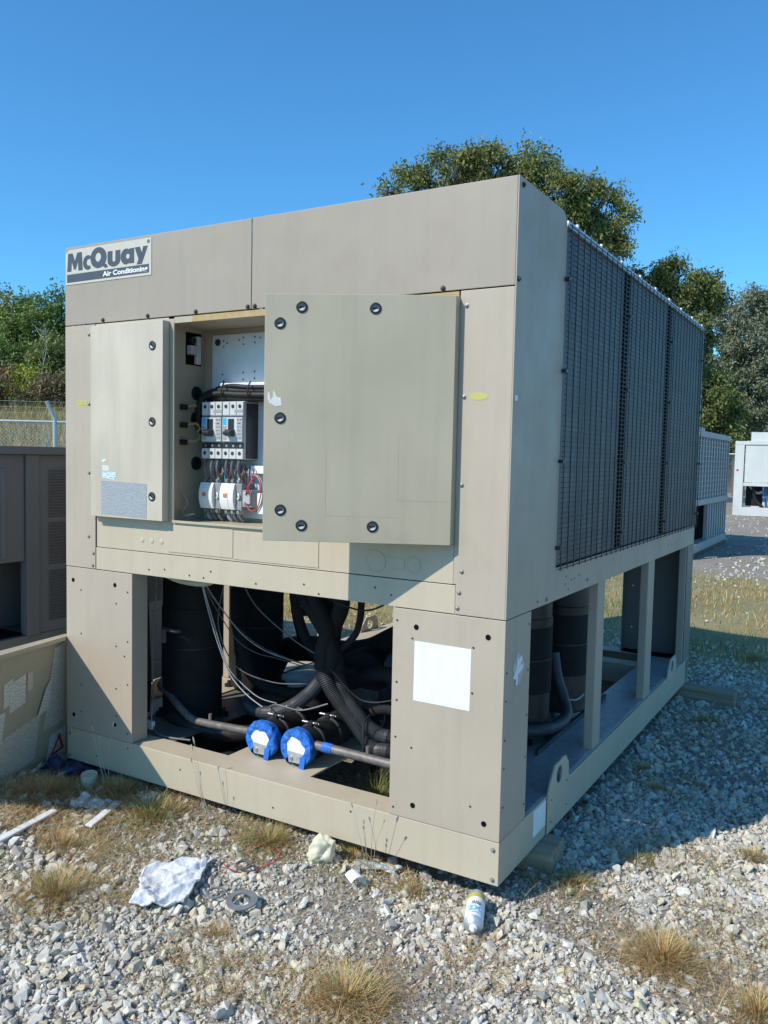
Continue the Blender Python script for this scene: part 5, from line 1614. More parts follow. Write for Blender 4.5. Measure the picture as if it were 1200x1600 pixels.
OLV = [(0.16, 0.21, 0.05), (0.21, 0.25, 0.06), (0.115, 0.155, 0.036), (0.25, 0.26, 0.075)]
MID = [(0.125, 0.21, 0.042), (0.16, 0.25, 0.05), (0.09, 0.15, 0.032), (0.21, 0.26, 0.07)]


def wood_tree(label, px, top, rad, depth, cols, n=13000, size=0.21, **kw):
    """a broad tree of the wood on the slope: px, apparent top, apparent radius"""
    k_ = (px - 600) / 1306.05
    b3 = Vector(CAM) + (Vector(fwd) + Vector(right) * k_) * depth
    bz = float(slope_z(b3.x, b3.y))
    s_ = depth / 1306.05
    hor = 714.0 + (px - 600) * 0.0212
    ht = 1.5 - bz + (hor - top) * s_
    rm_ = rad * s_
    lb = []
    for j in range(9):
        a = random.uniform(0, 6.28)
        h_ = ht * random.uniform(0.32, 0.82)
        rr = rm_ * random.uniform(0.42, 0.62)
        q = rm_ * random.uniform(0.2, 0.75) * (1.05 - 0.5 * abs(h_ / ht - 0.5))
        lb.append((q * math.cos(a), q * math.sin(a) * 0.8, h_, rr, min(rr * 0.85, ht - h_)))
    lb.append((0, 0, ht - rm_ * 0.35, rm_ * 0.5, rm_ * 0.35))
    lb.append((0, 0.3, ht * 0.22, rm_ * 0.7, ht * 0.2))
    return tree(label, px, depth, lb, n, size, cols, 0.16, 'trees of the wood on the slope', **kw)


wood_tree('tall dark green tree of the wood at the left picture edge', -25, 462, 66, 52, MID)
wood_tree('olive green tree with rounded top in the wood at far left', 22, 462, 58, 50, OLV)
wood_tree('bright green tree in the wood right of the rounded olive one', 60, 468, 52, 48, MID + [(0.13, 0.19, 0.045)])
wood_tree('tall green tree of the wood rising beside the chiller edge', 98, 461, 46, 49, OLV + MID)
wood_tree('green tree of the wood mostly hidden behind the chiller corner', 160, 470, 58, 50, MID)
wood_tree('dark green tree of the wood hidden behind the cabinet', 225, 476, 58, 52, MID)
wood_tree('mid green tree low in the wood behind the yellow bush', 12, 532, 40, 46, MID, 5000)
wood_tree('olive tree low in the wood beside the chiller edge', 88, 525, 36, 45, OLV, 5000)
wood_tree('yellow green bush in front of the wood', 40, 572, 24, 43, YEL, 3200, 0.16, name='bush', cat='bush', shell=0.4)
wood_tree('reddish brown shrub left of the yellow bush', 14, 570, 26, 43.5, [(0.22, 0.075, 0.05), (0.17, 0.09, 0.055), (0.14, 0.11, 0.06)], 3000, 0.16, name='bush', cat='bush', shell=0.3)
wood_tree('brown thinning shrub between the yellow bush and the chiller', 78, 585, 32, 42, BRN, 4200, 0.16, name='bush', cat='bush', shell=0.3)
wood_tree('dark brown shrub in front of the wood at the left edge', -28, 585, 42, 42, BRN + DARKG, 4200, 0.17, name='bush', cat='bush', shell=0.3)
wood_tree('brown green shrub beside the chiller edge above the dry slope', 118, 580, 34, 42.5, BRN + OLV, 4000, 0.17, name='bush', cat='bush', shell=0.3)
wood_tree('low dark hedge shrub under the yellow bush', 48, 612, 30, 41.5, BRN + DARKG, 3000, 0.15, name='bush', cat='bush', shell=0.3)
# pale bare tree
k_ = (66 - 600) / 1306.05
b3 = Vector(CAM) + (Vector(fwd) + Vector(right) * k_) * 44
bt = empty('bare_tree', 'pale bare tree standing in front of the wood', 'tree', (b3.x, b3.y, float(slope_z(b3.x, b3.y))), 0, 'trees of the wood on the slope')
bt.scale = (0.78, 0.78, 0.92)
m = MB().tube([(0, 0, 0), LAT * 0.10 + Vector((0, 0, 1.2)), LAT * 0.05 + Vector((0, 0, 2.4)), LAT * 0.35 + Vector((0, 0, 3.6)), LAT * 0.3 + Vector((0, 0, 4.8))], [0.055 - 0.003 * i for i in range(13)], 7)
m.build('trunk', 'bark_pale', bt, smooth=True)
for k in range(16):
    h_ = random.uniform(1.2, 4.6)
    a = random.uniform(-1, 1)
    e_ = LAT * (0.2 + a * 1.1) + DEP * random.uniform(-0.7, 0.7) + Vector((0, 0, h_ + random.uniform(0.4, 1.2)))
    MB().tube([LAT * 0.15 + Vector((0, 0, h_)), (LAT * 0.15 + Vector((0, 0, h_))).lerp(e_, 0.5) + Vector((0, 0, -0.1)), e_], [0.022, 0.018, 0.015, 0.012, 0.01, 0.008, 0.006], 5).build('branch', 'bark_pale', bt, smooth=True)

# ------------------------------------------------------------------ gravel
def hull_template(npts, flat):
    bm = bmesh.new()
    for k in range(npts):
        v = Vector((random.gauss(0, 1), random.gauss(0, 1), random.gauss(0, 1))).normalized() * random.uniform(0.72, 1.0)
        v.z *= flat
        v.y *= random.uniform(0.8, 1.0)
        bm.verts.new(v)
    r = bmesh.ops.convex_hull(bm, input=bm.verts[:])
    bmesh.ops.delete(bm, geom=[v for v in bm.verts if not v.link_faces], context='VERTS')
    bmesh.ops.triangulate(bm, faces=bm.faces[:])
    bm.verts.index_update()
    V = np.array([v.co[:] for v in bm.verts])
    F = np.array([[v.index for v in f.verts] for f in bm.faces])
    bm.free()
    return V, F


def bare(x, y):
    """0..1: how much earth and thatch shows instead of stones"""
    a = np.sin(x * 2.3 + 1.7 * np.sin(y * 1.9)) * np.cos(y * 2.7 - 0.8 + np.sin(x * 3.1)) + 0.5 * np.sin(x * 6.1 + y * 4.3) * np.cos(y * 5.7 - x * 2.2)
    b = sstep(0.25, 0.9, a)
    strip = np.maximum(sstep(-0.42, -0.06, y) * sstep(-0.35, -1.1, x), 0.6 * sstep(-0.16, 0.02, y) * sstep(0.1, -0.2, x))
    lawn = sstep(3.6, 5.0, y) * sstep(10.5, 8.5, y)
    return np.clip(np.maximum(np.maximum(b * 0.85, strip * 0.9), lawn * 0.93), 0, 1)


def in_view(x, y, margin=1.18):
    dx, dy, dz = x - CAM.x, y - CAM.y, -0.09 - CAM.z
    zc = dx * fwd.x + dy * fwd.y + dz * fwd.z
    xc = (dx * right.x + dy * right.y + dz * right.z) / np.maximum(zc, 0.01) * 1306
    yc = -(dx * up.x + dy * up.y + dz * up.z) / np.maximum(zc, 0.01) * 1306
    return (zc > 0.3) & (np.abs(xc) < 600 * margin + 60) & (yc < 800 * 1.12)


def scatter(n, xr, yr, far0, far1, p_keep):
    x = rng.uniform(*xr, n)
    y = rng.uniform(*yr, n)
    d = np.hypot(x - CAM.x, y - CAM.y)
    ok = in_view(x, y, 1.5) & (d >= far0) & (d < far1) & (rng.random(n) > bare(x, y) * p_keep)
    under = (x > -2.25) & (x < -0.03) & (y > 0.10) & (y < 3.3)
    ok &= ~(under & (rng.random(n) > 0.25))
    return x[ok], y[ok]


def stones(name, groups, npts, flat, ntempl):
    Vs, Fs, Ts, off = [], [], [], 0
    temps = [hull_template(npts, flat * random.uniform(0.8, 1.2)) for _ in range(ntempl)]
    for x, y, size, sink in groups:
        ti = rng.integers(0, ntempl, len(x))
        for t, (TV, TF) in enumerate(temps):
            s = ti == t
            k = s.sum()
            if not k:
                continue
            a = rng.uniform(0, 2 * np.pi, k)
            tx, ty = rng.normal(0, 0.33, (2, k))
            ca, sa = np.cos(a), np.sin(a)
            P = TV[None] * size[s][:, None, None]
            X = P[..., 0] * ca[:, None] - P[..., 1] * sa[:, None]
            Y = P[..., 0] * sa[:, None] + P[..., 1] * ca[:, None]
            Z = P[..., 2] + X * tx[:, None] + Y * ty[:, None]
            zc = gz(x[s], y[s]) + size[s] * sink
            W_ = np.stack([X + x[s][:, None], Y + y[s][:, None], Z + zc[:, None]], -1).reshape(-1, 3)
            n_ = len(TV)
            Fs.append((TF[None] + (np.arange(k) * n_)[:, None, None] + off).reshape(-1, 3))
            Vs.append(W_)
            off += k * n_
            g_ = np.clip(rng.normal(0.63, 0.10, (k, 1)), 0.28, 0.82)
            warm = rng.normal(0.01, 0.03, (k, 1))
            tan = (rng.random((k, 1)) < 0.14) * 0.06
            c = np.hstack([g_ * (1.0 + warm) + tan * 0.6, g_ * 0.945 + tan * 0.1, g_ * (0.83 - warm * 1.6) - tan])
            Ts.append(np.repeat(np.clip(c, 0.05, 0.8), n_, 0))
    me = np_mesh(name, np.concatenate(Vs), np.concatenate(Fs), 'stone', np.concatenate(Ts))
    return tag(place(name, me), 'crushed pale limestone gravel covering the yard', 'gravel', kind='stuff')


x1, y1 = scatter(165000, (-3.4, 2.8), (-2.4, 2.6), 0.0, 4.3, 0.95)
s1 = np.clip(rng.lognormal(math.log(0.0095), 0.48, len(x1)), 0.004, 0.032)
x2, y2 = scatter(95000, (-4, 4.5), (0, 7.5), 4.3, 8.2, 1.0)
s2 = np.clip(rng.lognormal(math.log(0.0125), 0.42, len(x2)), 0.007, 0.036)
stones('gravel', [(x1, y1, s1, 0.30), (x2, y2, s2, 0.28)], 13, 0.78, 40)
x3, y3 = scatter(95000, (-3.0, 2.3), (-2.2, 2.0), 0.0, 3.9, 0.6)
s3 = np.clip(rng.lognormal(math.log(0.0062), 0.35, len(x3)), 0.003, 0.012)
x4, y4 = scatter(26000, (-6, 6), (6, 26), 8.2, 28, 1.03)
s4 = rng.uniform(0.02, 0.045, len(x4))
go = stones('grit', [(x3, y3, s3, 0.35), (x4, y4, s4, 0.15)], 8, 0.75, 12)
go['label'] = 'small pale grit and chippings between the gravel stones'

# ------------------------------------------------------------------ grass
STRAW = np.array([(0.60, 0.38, 0.16), (0.68, 0.48, 0.24), (0.50, 0.30, 0.11), (0.70, 0.55, 0.32), (0.56, 0.32, 0.11)])
GREENG = np.array([(0.22, 0.25, 0.08), (0.17, 0.21, 0.07), (0.30, 0.30, 0.11)])
DEAD = np.array([(0.27, 0.17, 0.13), (0.34, 0.25, 0.17), (0.22, 0.135, 0.11)])


def blades(P, ang, lean, length, width, cols, curl=0.6):
    """three-segment blades; P (n,3) roots"""
    n = len(P)
    d = np.stack([np.cos(ang), np.sin(ang), np.zeros(n)], 1)
    sd_ = np.stack([-np.sin(ang), np.cos(ang), np.zeros(n)], 1)
    V = np.zeros((n, 7, 3))
    pos = P.copy()
    th = lean.copy()
    for k in range(4):
        w = width * (1 - k / 3.2)
        if k < 3:
            V[:, 2 * k] = pos - sd_ * w[:, None] * 0.5
            V[:, 2 * k + 1] = pos + sd_ * w[:, None] * 0.5
        else:
            V[:, 6] = pos
        pos = pos + (d * np.sin(th)[:, None] + np.array([0, 0, 1]) * np.cos(th)[:, None]) * (length / 3)[:, None]
        th = th + curl * rng.uniform(0.2, 1.0, n)
    pat = np.array([(0, 1, 3), (0, 3, 2), (2, 3, 5), (2, 5, 4), (4, 5, 6)])
    F = (pat[None] + (np.arange(n) * 7)[:, None, None]).reshape(-1, 3)
    return V.reshape(-1, 3), F, np.repeat(cols, 7, 0)


def pick(pal, n):
    c = pal[rng.integers(0, len(pal), n)] * (0.75 + 0.5 * rng.random((n, 1)))
    return np.clip(c, 0, 0.7)


def tuft(label, x, y, rad, n, length, green=0.15, lean=0.75, flat=1.0, name='grass_tuft', zoff=0.0):
    n = int(n * 1.45)
    r_ = rad * 0.45 * np.abs(rng.normal(0, 1, n)) ** 0.9
    a = rng.uniform(0, 2 * np.pi, n)
    px, py = r_ * np.cos(a), r_ * np.sin(a) * flat
    P = np.stack([px, py, gz(x + px, y + py) - gzf(x, y) - 0.004 + zoff], 1)
    ln = length * rng.uniform(0.35, 1.15, n)
    le = np.abs(rng.normal(0.2, 0.4, n)) + lean * 1.25 * np.clip(r_ / rad, 0, 1)
    isg = rng.random(n) < green
    cols = np.where(isg[:, None], pick(GREENG, n), pick(STRAW, n))
    V, F, Tn = blades(P, a + rng.normal(0, 0.7, n), le, ln, rng.uniform(0.0014, 0.0036, n), cols)
    me = np_mesh(name, V, F, 'grass_blade', Tn)
    o = place(name, me, None, (x, y, gzf(x, y)))
    return tag(o, label, 'grass', 'grass tufts growing in the gravel')


TUFTS = [
    ('broad straw coloured grass tuft at the bottom centre of the picture', -0.19, -0.68, 0.15, 1100, 0.12, 0.18),
    ('upright golden grass tuft on the sunny gravel at bottom right', 0.57, 0.0, 0.14, 1000, 0.13, 0.10),
    ('sprawling dry grass tuft left of the white rag', -1.37, -0.76, 0.17, 1000, 0.12, 0.35),
    ('dry grass tuft cut by the bottom right picture corner', 0.86, -0.10, 0.12, 600, 0.10, 0.12),
    ('greenish grass tuft between the two white sticks and the chiller', -1.51, -0.19, 0.17, 850, 0.12, 0.55),
    ('small orange dry tuft just below the grey ring', -0.745, -0.62, 0.06, 260, 0.065, 0.03),
    ('green tipped grass tuft by the red wire under the front rail', -0.95, -0.09, 0.13, 700, 0.11, 0.5),
    ('flattened dry tuft below the left white stick', -1.66, -0.52, 0.13, 600, 0.09, 0.2),
    ('matted dry grass in front of the leaning panel', -2.08, -0.28, 0.30, 2600, 0.09, 0.15),
    ('matted dry grass beside the tan plastic cap', -1.82, -0.08, 0.22, 1600, 0.09, 0.25),
    ('green grass tuft growing up inside the chiller base', -0.80, 0.50, 0.10, 420, 0.22, 0.95),
    ('small dry tuft by the short timber end in the shadow edge', 0.17, 0.33, 0.09, 420, 0.07, 0.5),
    ('thin grass along the shadow edge right of the timber', 0.33, 0.62, 0.09, 420, 0.07, 0.5),
    ('small brown tuft in the shade beside the side rail', 0.12, 1.68, 0.07, 320, 0.06, 0.05),
    ('little dead tuft in the shade farther along the side rail', 0.22, 1.45, 0.07, 300, 0.06, 0.1),
    ('dark green tuft in the shade by the far timber', 0.25, 2.72, 0.16, 420, 0.07, 0.5),
    ('straw tuft in the shaded gravel at the right picture edge', 0.28, 4.75, 0.16, 600, 0.10, 0.25),
    ('dry tuft on the sunny gravel at the right picture edge', 0.72, 0.92, 0.08, 420, 0.07, 0.35),
    ('straggly straw tuft by the yellow foam lump', -0.62, 0.02, 0.09, 300, 0.10, 0.45),
    ('thin grass tuft in front of the spray can and rail', -0.33, -0.05, 0.06, 300, 0.06, 0.4)]
for t in TUFTS:
    tuft(*t)
# seed stalks standing before the front rail
for lab, x, y, hs_, sp_ in (('tall seed stalks standing before the front rail near the right post', -0.50, -0.04, (0.26, 0.22, 0.30, 0.20, 0.24), 0.16),
                            ('thin branching weed stalks before the middle of the front rail', -1.28, -0.08, (0.34, 0.30, 0.26, 0.22), 0.12),
                            ('thin grass stalks before the left end of the front rail', -1.92, -0.06, (0.26, 0.30, 0.22, 0.24), 0.10)):
    m = MB()
    z = gzf(x, y)
    for h_ in hs_:
        a = random.uniform(0, 6.28)
        e_ = Vector((math.cos(a) * sp_ * random.uniform(0.4, 1), -abs(math.sin(a)) * 0.05, h_))
        m.tube([(random.uniform(-.03, .03), 0, -0.01), e_ * 0.5 + Vector((0, -0.01, 0.02)), e_], 0.0012, 4, rf=lambda i, n_: 1.1 - 0.5 * i / n_)
        m.tube([e_, e_ * 1.06, e_ * 1.13 + Vector((0, 0, -0.01))], [0.0012, 0.0022, 0.0034, 0.0036, 0.003, 0.002, 0.0008], 5)
    o = m.build('weed_stalks', 'foam_yellow' if False else 'cap_tan', None, (x, y, z))
    tag(o, lab, 'weed', 'weed stalks before the front rail')
# leafy weed at the right edge
m = MB()
for k in range(26):
    a = random.uniform(0, 6.28)
    ln_ = random.uniform(0.02, 0.05)
    r0 = random.uniform(0, 0.04)
    p = Vector((math.cos(a) * r0, math.sin(a) * r0, random.uniform(0.01, 0.05)))
    d = Vector((math.cos(a), math.sin(a), random.uniform(-0.1, 0.5))) * ln_
    s_ = Vector((-math.sin(a), math.cos(a), 0)) * ln_ * 0.32
    m.add([p, p + d * 0.5 + s_ + Vector((0, 0, 0.004)), p + d, p + d * 0.5 - s_ + Vector((0, 0, 0.004))], [(0, 1, 2, 3)])
    m.tube([(0, 0, -0.005), p * 0.6, p], 0.001, 4, smooth=1)
tag(m.build('leafy_weed', 'leaf_weed', None, (0.90, 0.24, gzf(0.90, 0.24))), 'small green broad-leaved weed at the right picture edge', 'weed')

# flattened straw lying in loose mats between the stones
Vm, Fm, Tm, off = [], [], [], 0
for mx, my, mr, k, gr in ((-1.75, -0.42, 0.24, 1500, 0.1), (-2.05, -0.42, 0.30, 2200, 0.1), (-1.40, -0.40, 0.20, 900, 0.3), (-1.20, -0.62, 0.16, 600, 0.3), (-1.45, -0.85, 0.26, 1300, 0.15), (-1.60, -0.12, 0.22, 1500, 0.3), (-1.05, -0.10, 0.22, 1100, 0.3),
                          (-0.62, -0.78, 0.22, 900, 0.25), (-0.25, -0.70, 0.26, 1000, 0.1), (0.10, -0.32, 0.20, 600, 0.05), (0.55, 0.02, 0.24, 900, 0.1), (0.80, 0.25, 0.22, 800, 0.3), (0.45, 0.72, 0.24, 700, 0.4), (0.15, 0.28, 0.2, 600, 0.4), (-0.45, -0.05, 0.2, 700, 0.3), (0.25, 1.5, 0.3, 700, 0.3), (0.45, 2.3, 0.35, 700, 0.3), (0.15, 2.6, 0.3, 600, 0.4), (0.5, 3.4, 0.4, 700, 0.3)):
    k = int(k * 0.72)
    a = rng.uniform(0, 6.28, k)
    r_ = mr * np.sqrt(rng.random(k)) * (1 + 0.35 * np.sin(3 * a + mx * 9))
    x, y = mx + r_ * np.cos(a) * 1.2, my + r_ * np.sin(a) * 0.8
    P = np.stack([x, y, gz(x, y) + rng.uniform(0.004, 0.026, k)], 1)
    cols = np.where(rng.random((k, 1)) < gr, pick(GREENG, k), np.where(rng.random((k, 1)) < 0.25, pick(DEAD, k), pick(STRAW, k)))
    v_, f_, t_ = blades(P, rng.uniform(0, 6.28, k), rng.uniform(0.9, 1.55, k), rng.uniform(0.03, 0.11, k), rng.uniform(0.0012, 0.003, k), cols, 0.25)
    Vm.append(v_)
    Fm.append(f_ + off)
    Tm.append(t_)
    off += len(v_)
tag(place('straw_litter', np_mesh('straw_litter', np.concatenate(Vm), np.concatenate(Fm), 'grass_blade', np.concatenate(Tm))), 'flattened straw lying in loose mats between the stones', 'straw', kind='stuff')

# ground cover nobody could count: dead thatch, low shoots, the dry lawn behind
n = 110000
x, y = rng.uniform(-3.1, 2.2, n), rng.uniform(-2.0, 4.4, n)
ok = in_view(x, y) & (rng.random(n) < np.maximum(bare(x, y) ** 1.1, 0.14)) & ~((x > -2.25) & (x < 0) & (y > 0.12))
x, y = x[ok], y[ok]
n = len(x)
P = np.stack([x, y, gz(x, y) + rng.uniform(0.0, 0.012, n)], 1)
t = rng.random(n)[:, None]
cols = np.where(t < 0.38, pick(DEAD, n), np.where(t < 0.55, pick(GREENG, n), pick(STRAW, n)))
V, F, Tn = blades(P, rng.uniform(0, 6.28, n), rng.uniform(0.5, 1.5, n), rng.uniform(0.015, 0.07, n), rng.uniform(0.001, 0.003, n), cols, 0.4)
tag(place('thatch', np_mesh('thatch', V, F, 'grass_blade', Tn)), 'dead thatch and low shoots between the gravel stones', 'thatch', kind='stuff')
n = 115000
x, y = rng.uniform(-14, 5, n), rng.uniform(3.5, 15, n)
keep = sstep(-3.0, -4.2, x + 0.6 * np.sin(y)) + sstep(3.7, 4.8, y) * sstep(10.5, 8.5, y) * (0.62 + 0.5 * np.sin(x * 3.1 + y) * np.sin(y * 2.3))
inside = in_view(x, y, 1.1)
ok = inside & (rng.random(n) < keep)
x, y = x[ok], y[ok]
n = len(x)
P = np.stack([x, y, gz(x, y) - 0.004], 1)
g_ = (np.sin(x * 1.1 + y * 0.6) * 0.3 + 0.42)[:, None]
cols = np.where(rng.random((n, 1)) < g_, pick(GREENG, n), pick(STRAW, n))
V, F, Tn = blades(P, rng.uniform(0, 6.28, n), np.abs(rng.normal(0.3, 0.45, n)), rng.uniform(0.05, 0.12, n), rng.uniform(0.005, 0.011, n), cols)
tag(place('dry_lawn', np_mesh('dry_lawn', V, F, 'grass_blade', Tn)), 'dry yellow green lawn behind the chiller', 'grass', kind='stuff')
n = 34000
dd_, ll_ = rng.uniform(2, 26, n), rng.uniform(-14, 8, n)
x, y = -11.6 - 0.6 * dd_ + 0.8 * ll_, 7.2 + 0.8 * dd_ + 0.6 * ll_
P = np.stack([x, y, slope_z(x, y) + 0.02], 1)
cols = np.where(rng.random((n, 1)) < 0.35, pick(GREENG, n), pick(STRAW, n) * np.array([0.68, 0.74, 0.8]))
V, F, Tn = blades(P, rng.uniform(0, 6.28, n), np.abs(rng.normal(0.2, 0.3, n)), rng.uniform(0.3, 0.75, n), rng.uniform(0.012, 0.03, n), cols, 0.3)
tag(place('tall_dry_grass', np_mesh('tall_dry_grass', V, F, 'grass_blade', Tn)), 'tall dry grass on the slope beyond the left fence', 'grass', kind='stuff')

# ------------------------------------------------------------------ litter on the ground
def crumple(name, mat, quad, nx_, ny_, amp, fold, label, cat, thick=0.003, lift=0.018, seed=1, parent=None):
    """draped, wrinkled sheet between four corners (x, y)"""
    r2 = np.random.default_rng(seed)
    q = np.array(quad, float)
    u_, v_ = np.meshgrid(np.linspace(0, 1, nx_), np.linspace(0, 1, ny_))
    xy = (q[0] * ((1 - u_) * (1 - v_))[..., None] + q[1] * (u_ * (1 - v_))[..., None] + q[2] * (u_ * v_)[..., None] + q[3] * ((1 - u_) * v_)[..., None])
    h_ = np.zeros_like(u_)
    for k in range(9):
        fx, fy = r2.normal(0, fold, 2)
        h_ += np.abs(np.sin(fx * u_ + fy * v_ + r2.uniform(0, 6))) ** 0.7 * r2.uniform(0.3, 1) * np.sign(r2.normal())
        e_ = r2.normal(0, 0.0035, 2)
        xy = xy + (np.sin(fx * u_ + fy * v_)[..., None] * e_)
    for k in range(10):
        fx, fy = r2.normal(0, fold * 2.6, 2)
        h_ += (np.abs(np.sin(fx * u_ + fy * v_ + r2.uniform(0, 6) + 0.8 * np.sin(5 * u_ - 4 * v_ + k))) ** 0.5) * r2.uniform(0.1, 0.45) * np.sign(r2.normal())
    h_ = (h_ - h_.min()) / (h_.max() - h_.min())
    z = gz(xy[..., 0], xy[..., 1]) + lift + h_ * amp
    c = q.mean(0)
    zc = gzf(*c)
    V = np.stack([xy[..., 0] - c[0], xy[..., 1] - c[1], z - zc], -1).reshape(-1, 3)
    ii = (np.arange(ny_ - 1)[:, None] * nx_ + np.arange(nx_ - 1)[None]).ravel()
    F = np.c_[ii, ii + 1, ii + nx_ + 1, ii + nx_]
    o = place(name, np_mesh(name, V, F, mat, smooth=True), None, (c[0], c[1], zc))
    sm = o.modifiers.new('thickness', 'SOLIDIFY')
    sm.thickness = thick
    return tag(o, label, cat)


crumple('rag', 'cloth_white', [(-1.071, -0.70), (-0.93, -0.585), (-1.045, -0.335), (-1.215, -0.475)], 60, 60, 0.042, 5, 'rumpled white terry rag lying on the gravel', 'rag', 0.008, 0.020, 4)
crumple('paper_scrap', 'paper_white', [(-1.90, -0.29), (-1.76, -0.25), (-1.74, -0.17), (-1.93, -0.21)], 20, 16, 0.03, 5, 'torn white paper scrap beside the right white stick', 'paper', 0.001, 0.006, 5)
crumple('paper_scrap', 'paper_white', [(-1.70, -0.10), (-1.61, -0.10), (-1.60, -0.03), (-1.68, -0.03)], 14, 12, 0.03, 6, 'small white paper shred by the bottom edge of the front rail', 'paper', 0.001, 0.004, 8)
crumple('plastic_bag', 'blue_bag', [(-2.30, -0.14), (-2.08, -0.12), (-2.10, 0.02), (-2.28, 0.02)], 22, 18, 0.07, 6, 'crumpled dark blue plastic bag in the shade of the leaning panel', 'bag', 0.001, 0.004, 9)
crumple('plastic_film', 'clear_plastic', [(-0.60, -0.06), (-0.42, 0.00), (-0.43, 0.065), (-0.58, 0.02)], 18, 10, 0.022, 4, 'flattened clear plastic wrapper under the edge of the front rail', 'wrapper', 0.001, 0.006, 12)
# white sticks: moulded plastic strips
for lab, a, b in (('long white plastic strip at the left picture edge', (-1.842, -0.70), (-1.885, -0.375)), ('short white plastic strip beside the paper scrap', (-1.652, -0.39), (-1.726, -0.165))):
    a, b = Vector((*a, 0)), Vector((*b, 0))
    c = (a + b) / 2
    ln_ = (b - a).length
    m = MB().prism([(-0.016, 0), (0.016, 0), (0.016, 0.008), (0.012, 0.0095), (-0.012, 0.0095), (-0.016, 0.008)], lambda p, q, t: (p, t, q), -ln_ / 2, ln_ / 2)
    o = m.build('plastic_strip', 'plastic_white', None, (c.x, c.y, gzf(c.x, c.y) + 0.022), (0.02, 0.1, math.atan2((b - a).y, (b - a).x) - math.pi / 2), bev=0.001)
    tag(o, lab, 'strip')
o = MB().lathe([(0, 0.034), (0.003, 0.036), (0.052, 0.038), (0.056, 0.036), (0.056, 0.033), (0.052, 0.031)], (0, 0, 0), (0, 0, 1), 26).build('cap', 'cap_tan', None, (-1.985, -0.105, gzf(-1.985, -0.105) + 0.012), (0.12, 0.08, 0), smooth=True)
tag(o, 'tan plastic pipe cap standing on the dry grass', 'cap')
# rings
for lab, x, y, R0, R1, h_, mt, zz in (('broad flat grey ring gasket beside the white rag', -0.778, -0.455, 0.034, 0.056, 0.006, 'ring_grey', 0.034), ('thin grey ring between the rag and the broad ring', -0.888, -0.468, 0.028, 0.035, 0.006, 'ring_grey', 0.032), ('small dark ring near the red wire', -0.915, -0.285, 0.022, 0.031, 0.008, 'pipe_grey', 0.030)):
    m = MB()
    n_ = 40
    vs = [(r_ * math.cos(2 * math.pi * k / n_), r_ * math.sin(2 * math.pi * k / n_), z) for k in range(n_) for r_, z in ((R0, 0), (R1, 0), (R1, h_), (R0, h_))]
    fs = [(4 * k + j, 4 * k + (j + 1) % 4, 4 * ((k + 1) % n_) + (j + 1) % 4, 4 * ((k + 1) % n_) + j) for k in range(n_) for j in range(4)]
    m.add(vs, fs)
    o = m.build('ring', mt, None, (x, y, gzf(x, y) + zz), (random.uniform(.02, .12), random.uniform(-.06, .06), 0), bev=0.001)
    tag(o, lab, 'ring', 'rings lying on the gravel')
# red wire
P = [(-1.00, -0.30), (-0.95, -0.33), (-0.90, -0.30), (-0.86, -0.24), (-0.82, -0.20), (-0.86, -0.14), (-0.92, -0.12), (-0.97, -0.16)]
c = Vector((-0.9, -0.22, gzf(-0.9, -0.22)))
o = MB().tube([(x - c.x, y - c.y, gzf(x, y) - c.z + 0.022 + 0.012 * math.sin(k * 1.9)) for k, (x, y) in enumerate(P)], 0.0022, 6, smooth=6).build('red_wire', 'red_wire', None, c, smooth=True)
tag(o, 'loose red wire looping over the gravel before the front rail', 'wire')
# yellow foam lump
bm = bmesh.new()
bmesh.ops.create_icosphere(bm, subdivisions=4, radius=1)
for v in bm.verts:
    p = v.co.copy()
    k = 1 + 0.32 * mnoise.noise(p * 1.1 + Vector((3, 1, 7))) + 0.22 * mnoise.noise(p * 3.5) + 0.06 * mnoise.noise(p * 9)
    hole = max(0, 1 - ((p - Vector((0.25, -0.8, 0.45))).length / 0.55))
    k -= 0.55 * hole
    v.co = Vector((p.x * 0.050 * k + 0.012 * p.z, p.y * 0.042 * k, p.z * 0.058 * k))
me = bpy.data.meshes.new('foam_lump')
bm.to_mesh(me)
bm.free()
me.materials.append(MATS['foam_yellow'])
me.shade_smooth()
tag(place('foam_lump', me, None, (-0.70, -0.075, gzf(-0.7, -0.075) + 0.045), (0.2, 0.1, 0.3)), 'cream lump of hardened foam under the front rail', 'foam')
# curved scrap of a white cup
m = MB()
vs, fs = [], []
for i in range(13):
    a = R_(-70 + 170 * i / 12)
    for r_, t in ((0.030, 0), (0.034, 0.055), (0.0325, 0.055), (0.0285, 0)):
        vs.append((t - 0.027, r_ * math.cos(a), r_ * math.sin(a)))
for i in range(12):
    for j in range(4):
        fs.append((4 * i + j, 4 * i + (j + 1) % 4, 4 * (i + 1) + (j + 1) % 4, 4 * (i + 1) + j))
fs += [(0, 1, 2, 3), (51, 50, 49, 48)]
m.add(vs, fs)
tag(m.build('cup_piece', 'plastic_white', None, (-0.50, -0.155, gzf(-0.5, -0.155) + 0.032), (0.9, 0.15, -0.5), smooth=True), 'curved white shard of a cup on the gravel', 'cup')

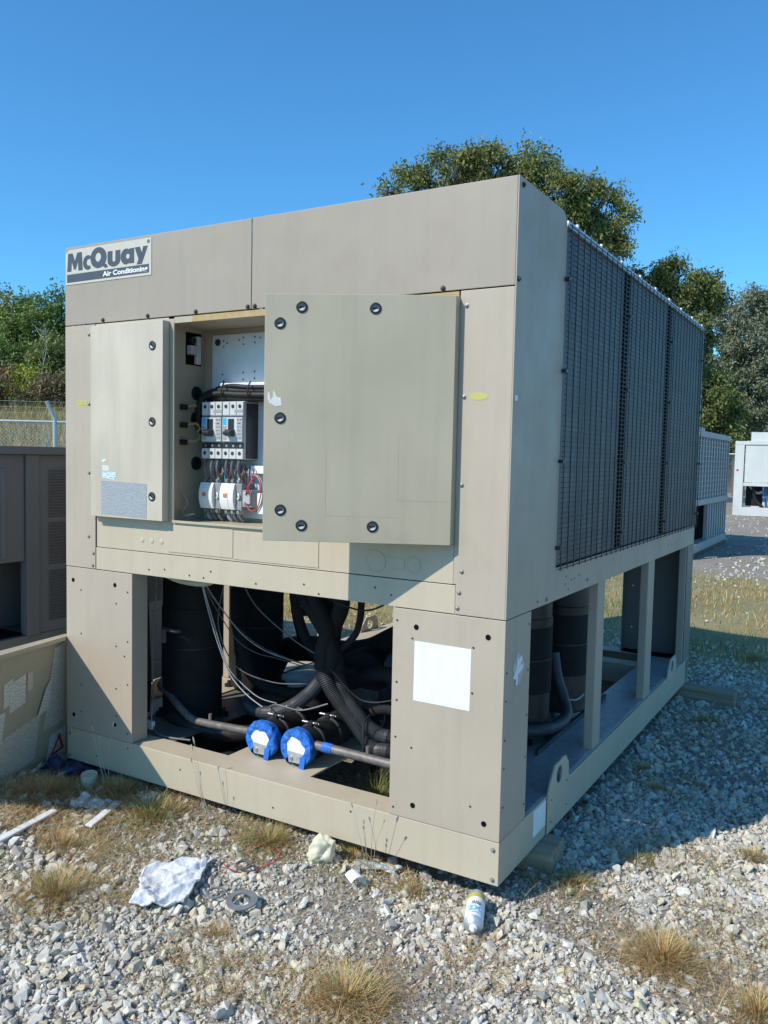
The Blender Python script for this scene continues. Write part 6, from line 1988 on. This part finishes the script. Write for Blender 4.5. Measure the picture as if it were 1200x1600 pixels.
# spray can lying on its side
can = empty('spray_can', 'white and blue spray paint can lying on the gravel by the near corner', 'spray can', (-0.035, -0.115, gzf(-0.035, -0.115) + 0.048))
can.rotation_euler = (R_(5), 0, math.atan2(-0.94, 0.36))
MB().lathe([(-0.098, 0.028), (-0.096, 0.032), (-0.090, 0.0325), (0.062, 0.0325), (0.068, 0.033), (0.071, 0.031)], (0, 0, 0), (1, 0, 0), 36).build('body', 'white_label', can, smooth=True)
MB().lathe([(-0.0975, 0.0300), (-0.0955, 0.0329), (-0.074, 0.0329)], (0, 0, 0), (1, 0, 0), 36).build('base_ring', 'galvanised', can, smooth=True)
MB().lathe([(-0.074, 0.0330), (-0.050, 0.0330)], (0, 0, 0), (1, 0, 0), 36).build('colour_band', 'can_yellow', can, smooth=True)
MB().lathe([(0.069, 0.0325), (0.072, 0.0335), (0.076, 0.031), (0.088, 0.020), (0.092, 0.014)], (0, 0, 0), (1, 0, 0), 36).build('dome', 'galvanised', can, smooth=True)
MB().lathe([(0.092, 0.013), (0.097, 0.013), (0.098, 0.007), (0.112, 0.006), (0.113, 0.003)], (0, 0, 0), (1, 0, 0), 20).build('valve', 'plastic_white', can, smooth=True)


def wrap_text(s, size, mat, x0, a0, off=0.0003, bold=0.0008):
    """lettering bent round the can: text runs round the girth, top towards the base"""
    me = text_mesh(s, size, mat, bold, 0.0)
    bm = bmesh.new()
    bm.from_mesh(me)
    bmesh.ops.triangulate(bm, faces=bm.faces[:])
    bmesh.ops.subdivide_edges(bm, edges=bm.edges[:], cuts=1)
    w = max(v.co.x for v in bm.verts)
    R0 = 0.0325 + off
    for v in bm.verts:
        a = a0 + (v.co.x - w / 2) / R0
        xx = x0 - v.co.y
        v.co = Vector((xx, R0 * math.sin(a), R0 * math.cos(a)))
    bm.to_mesh(me)
    bm.free()
    return place('lettering', me, can)


AV = 0.25
wrap_text('2X', 0.040, 'blue_label', 0.038, AV - 0.1, 0.0004, 0.0022)
wrap_text('ULTRA', 0.011, 'sign_ink', -0.012, AV)
wrap_text('COVER', 0.011, 'sign_ink', -0.001, AV)
wrap_text('SATIN', 0.010, 'blue_label', 0.054, AV)
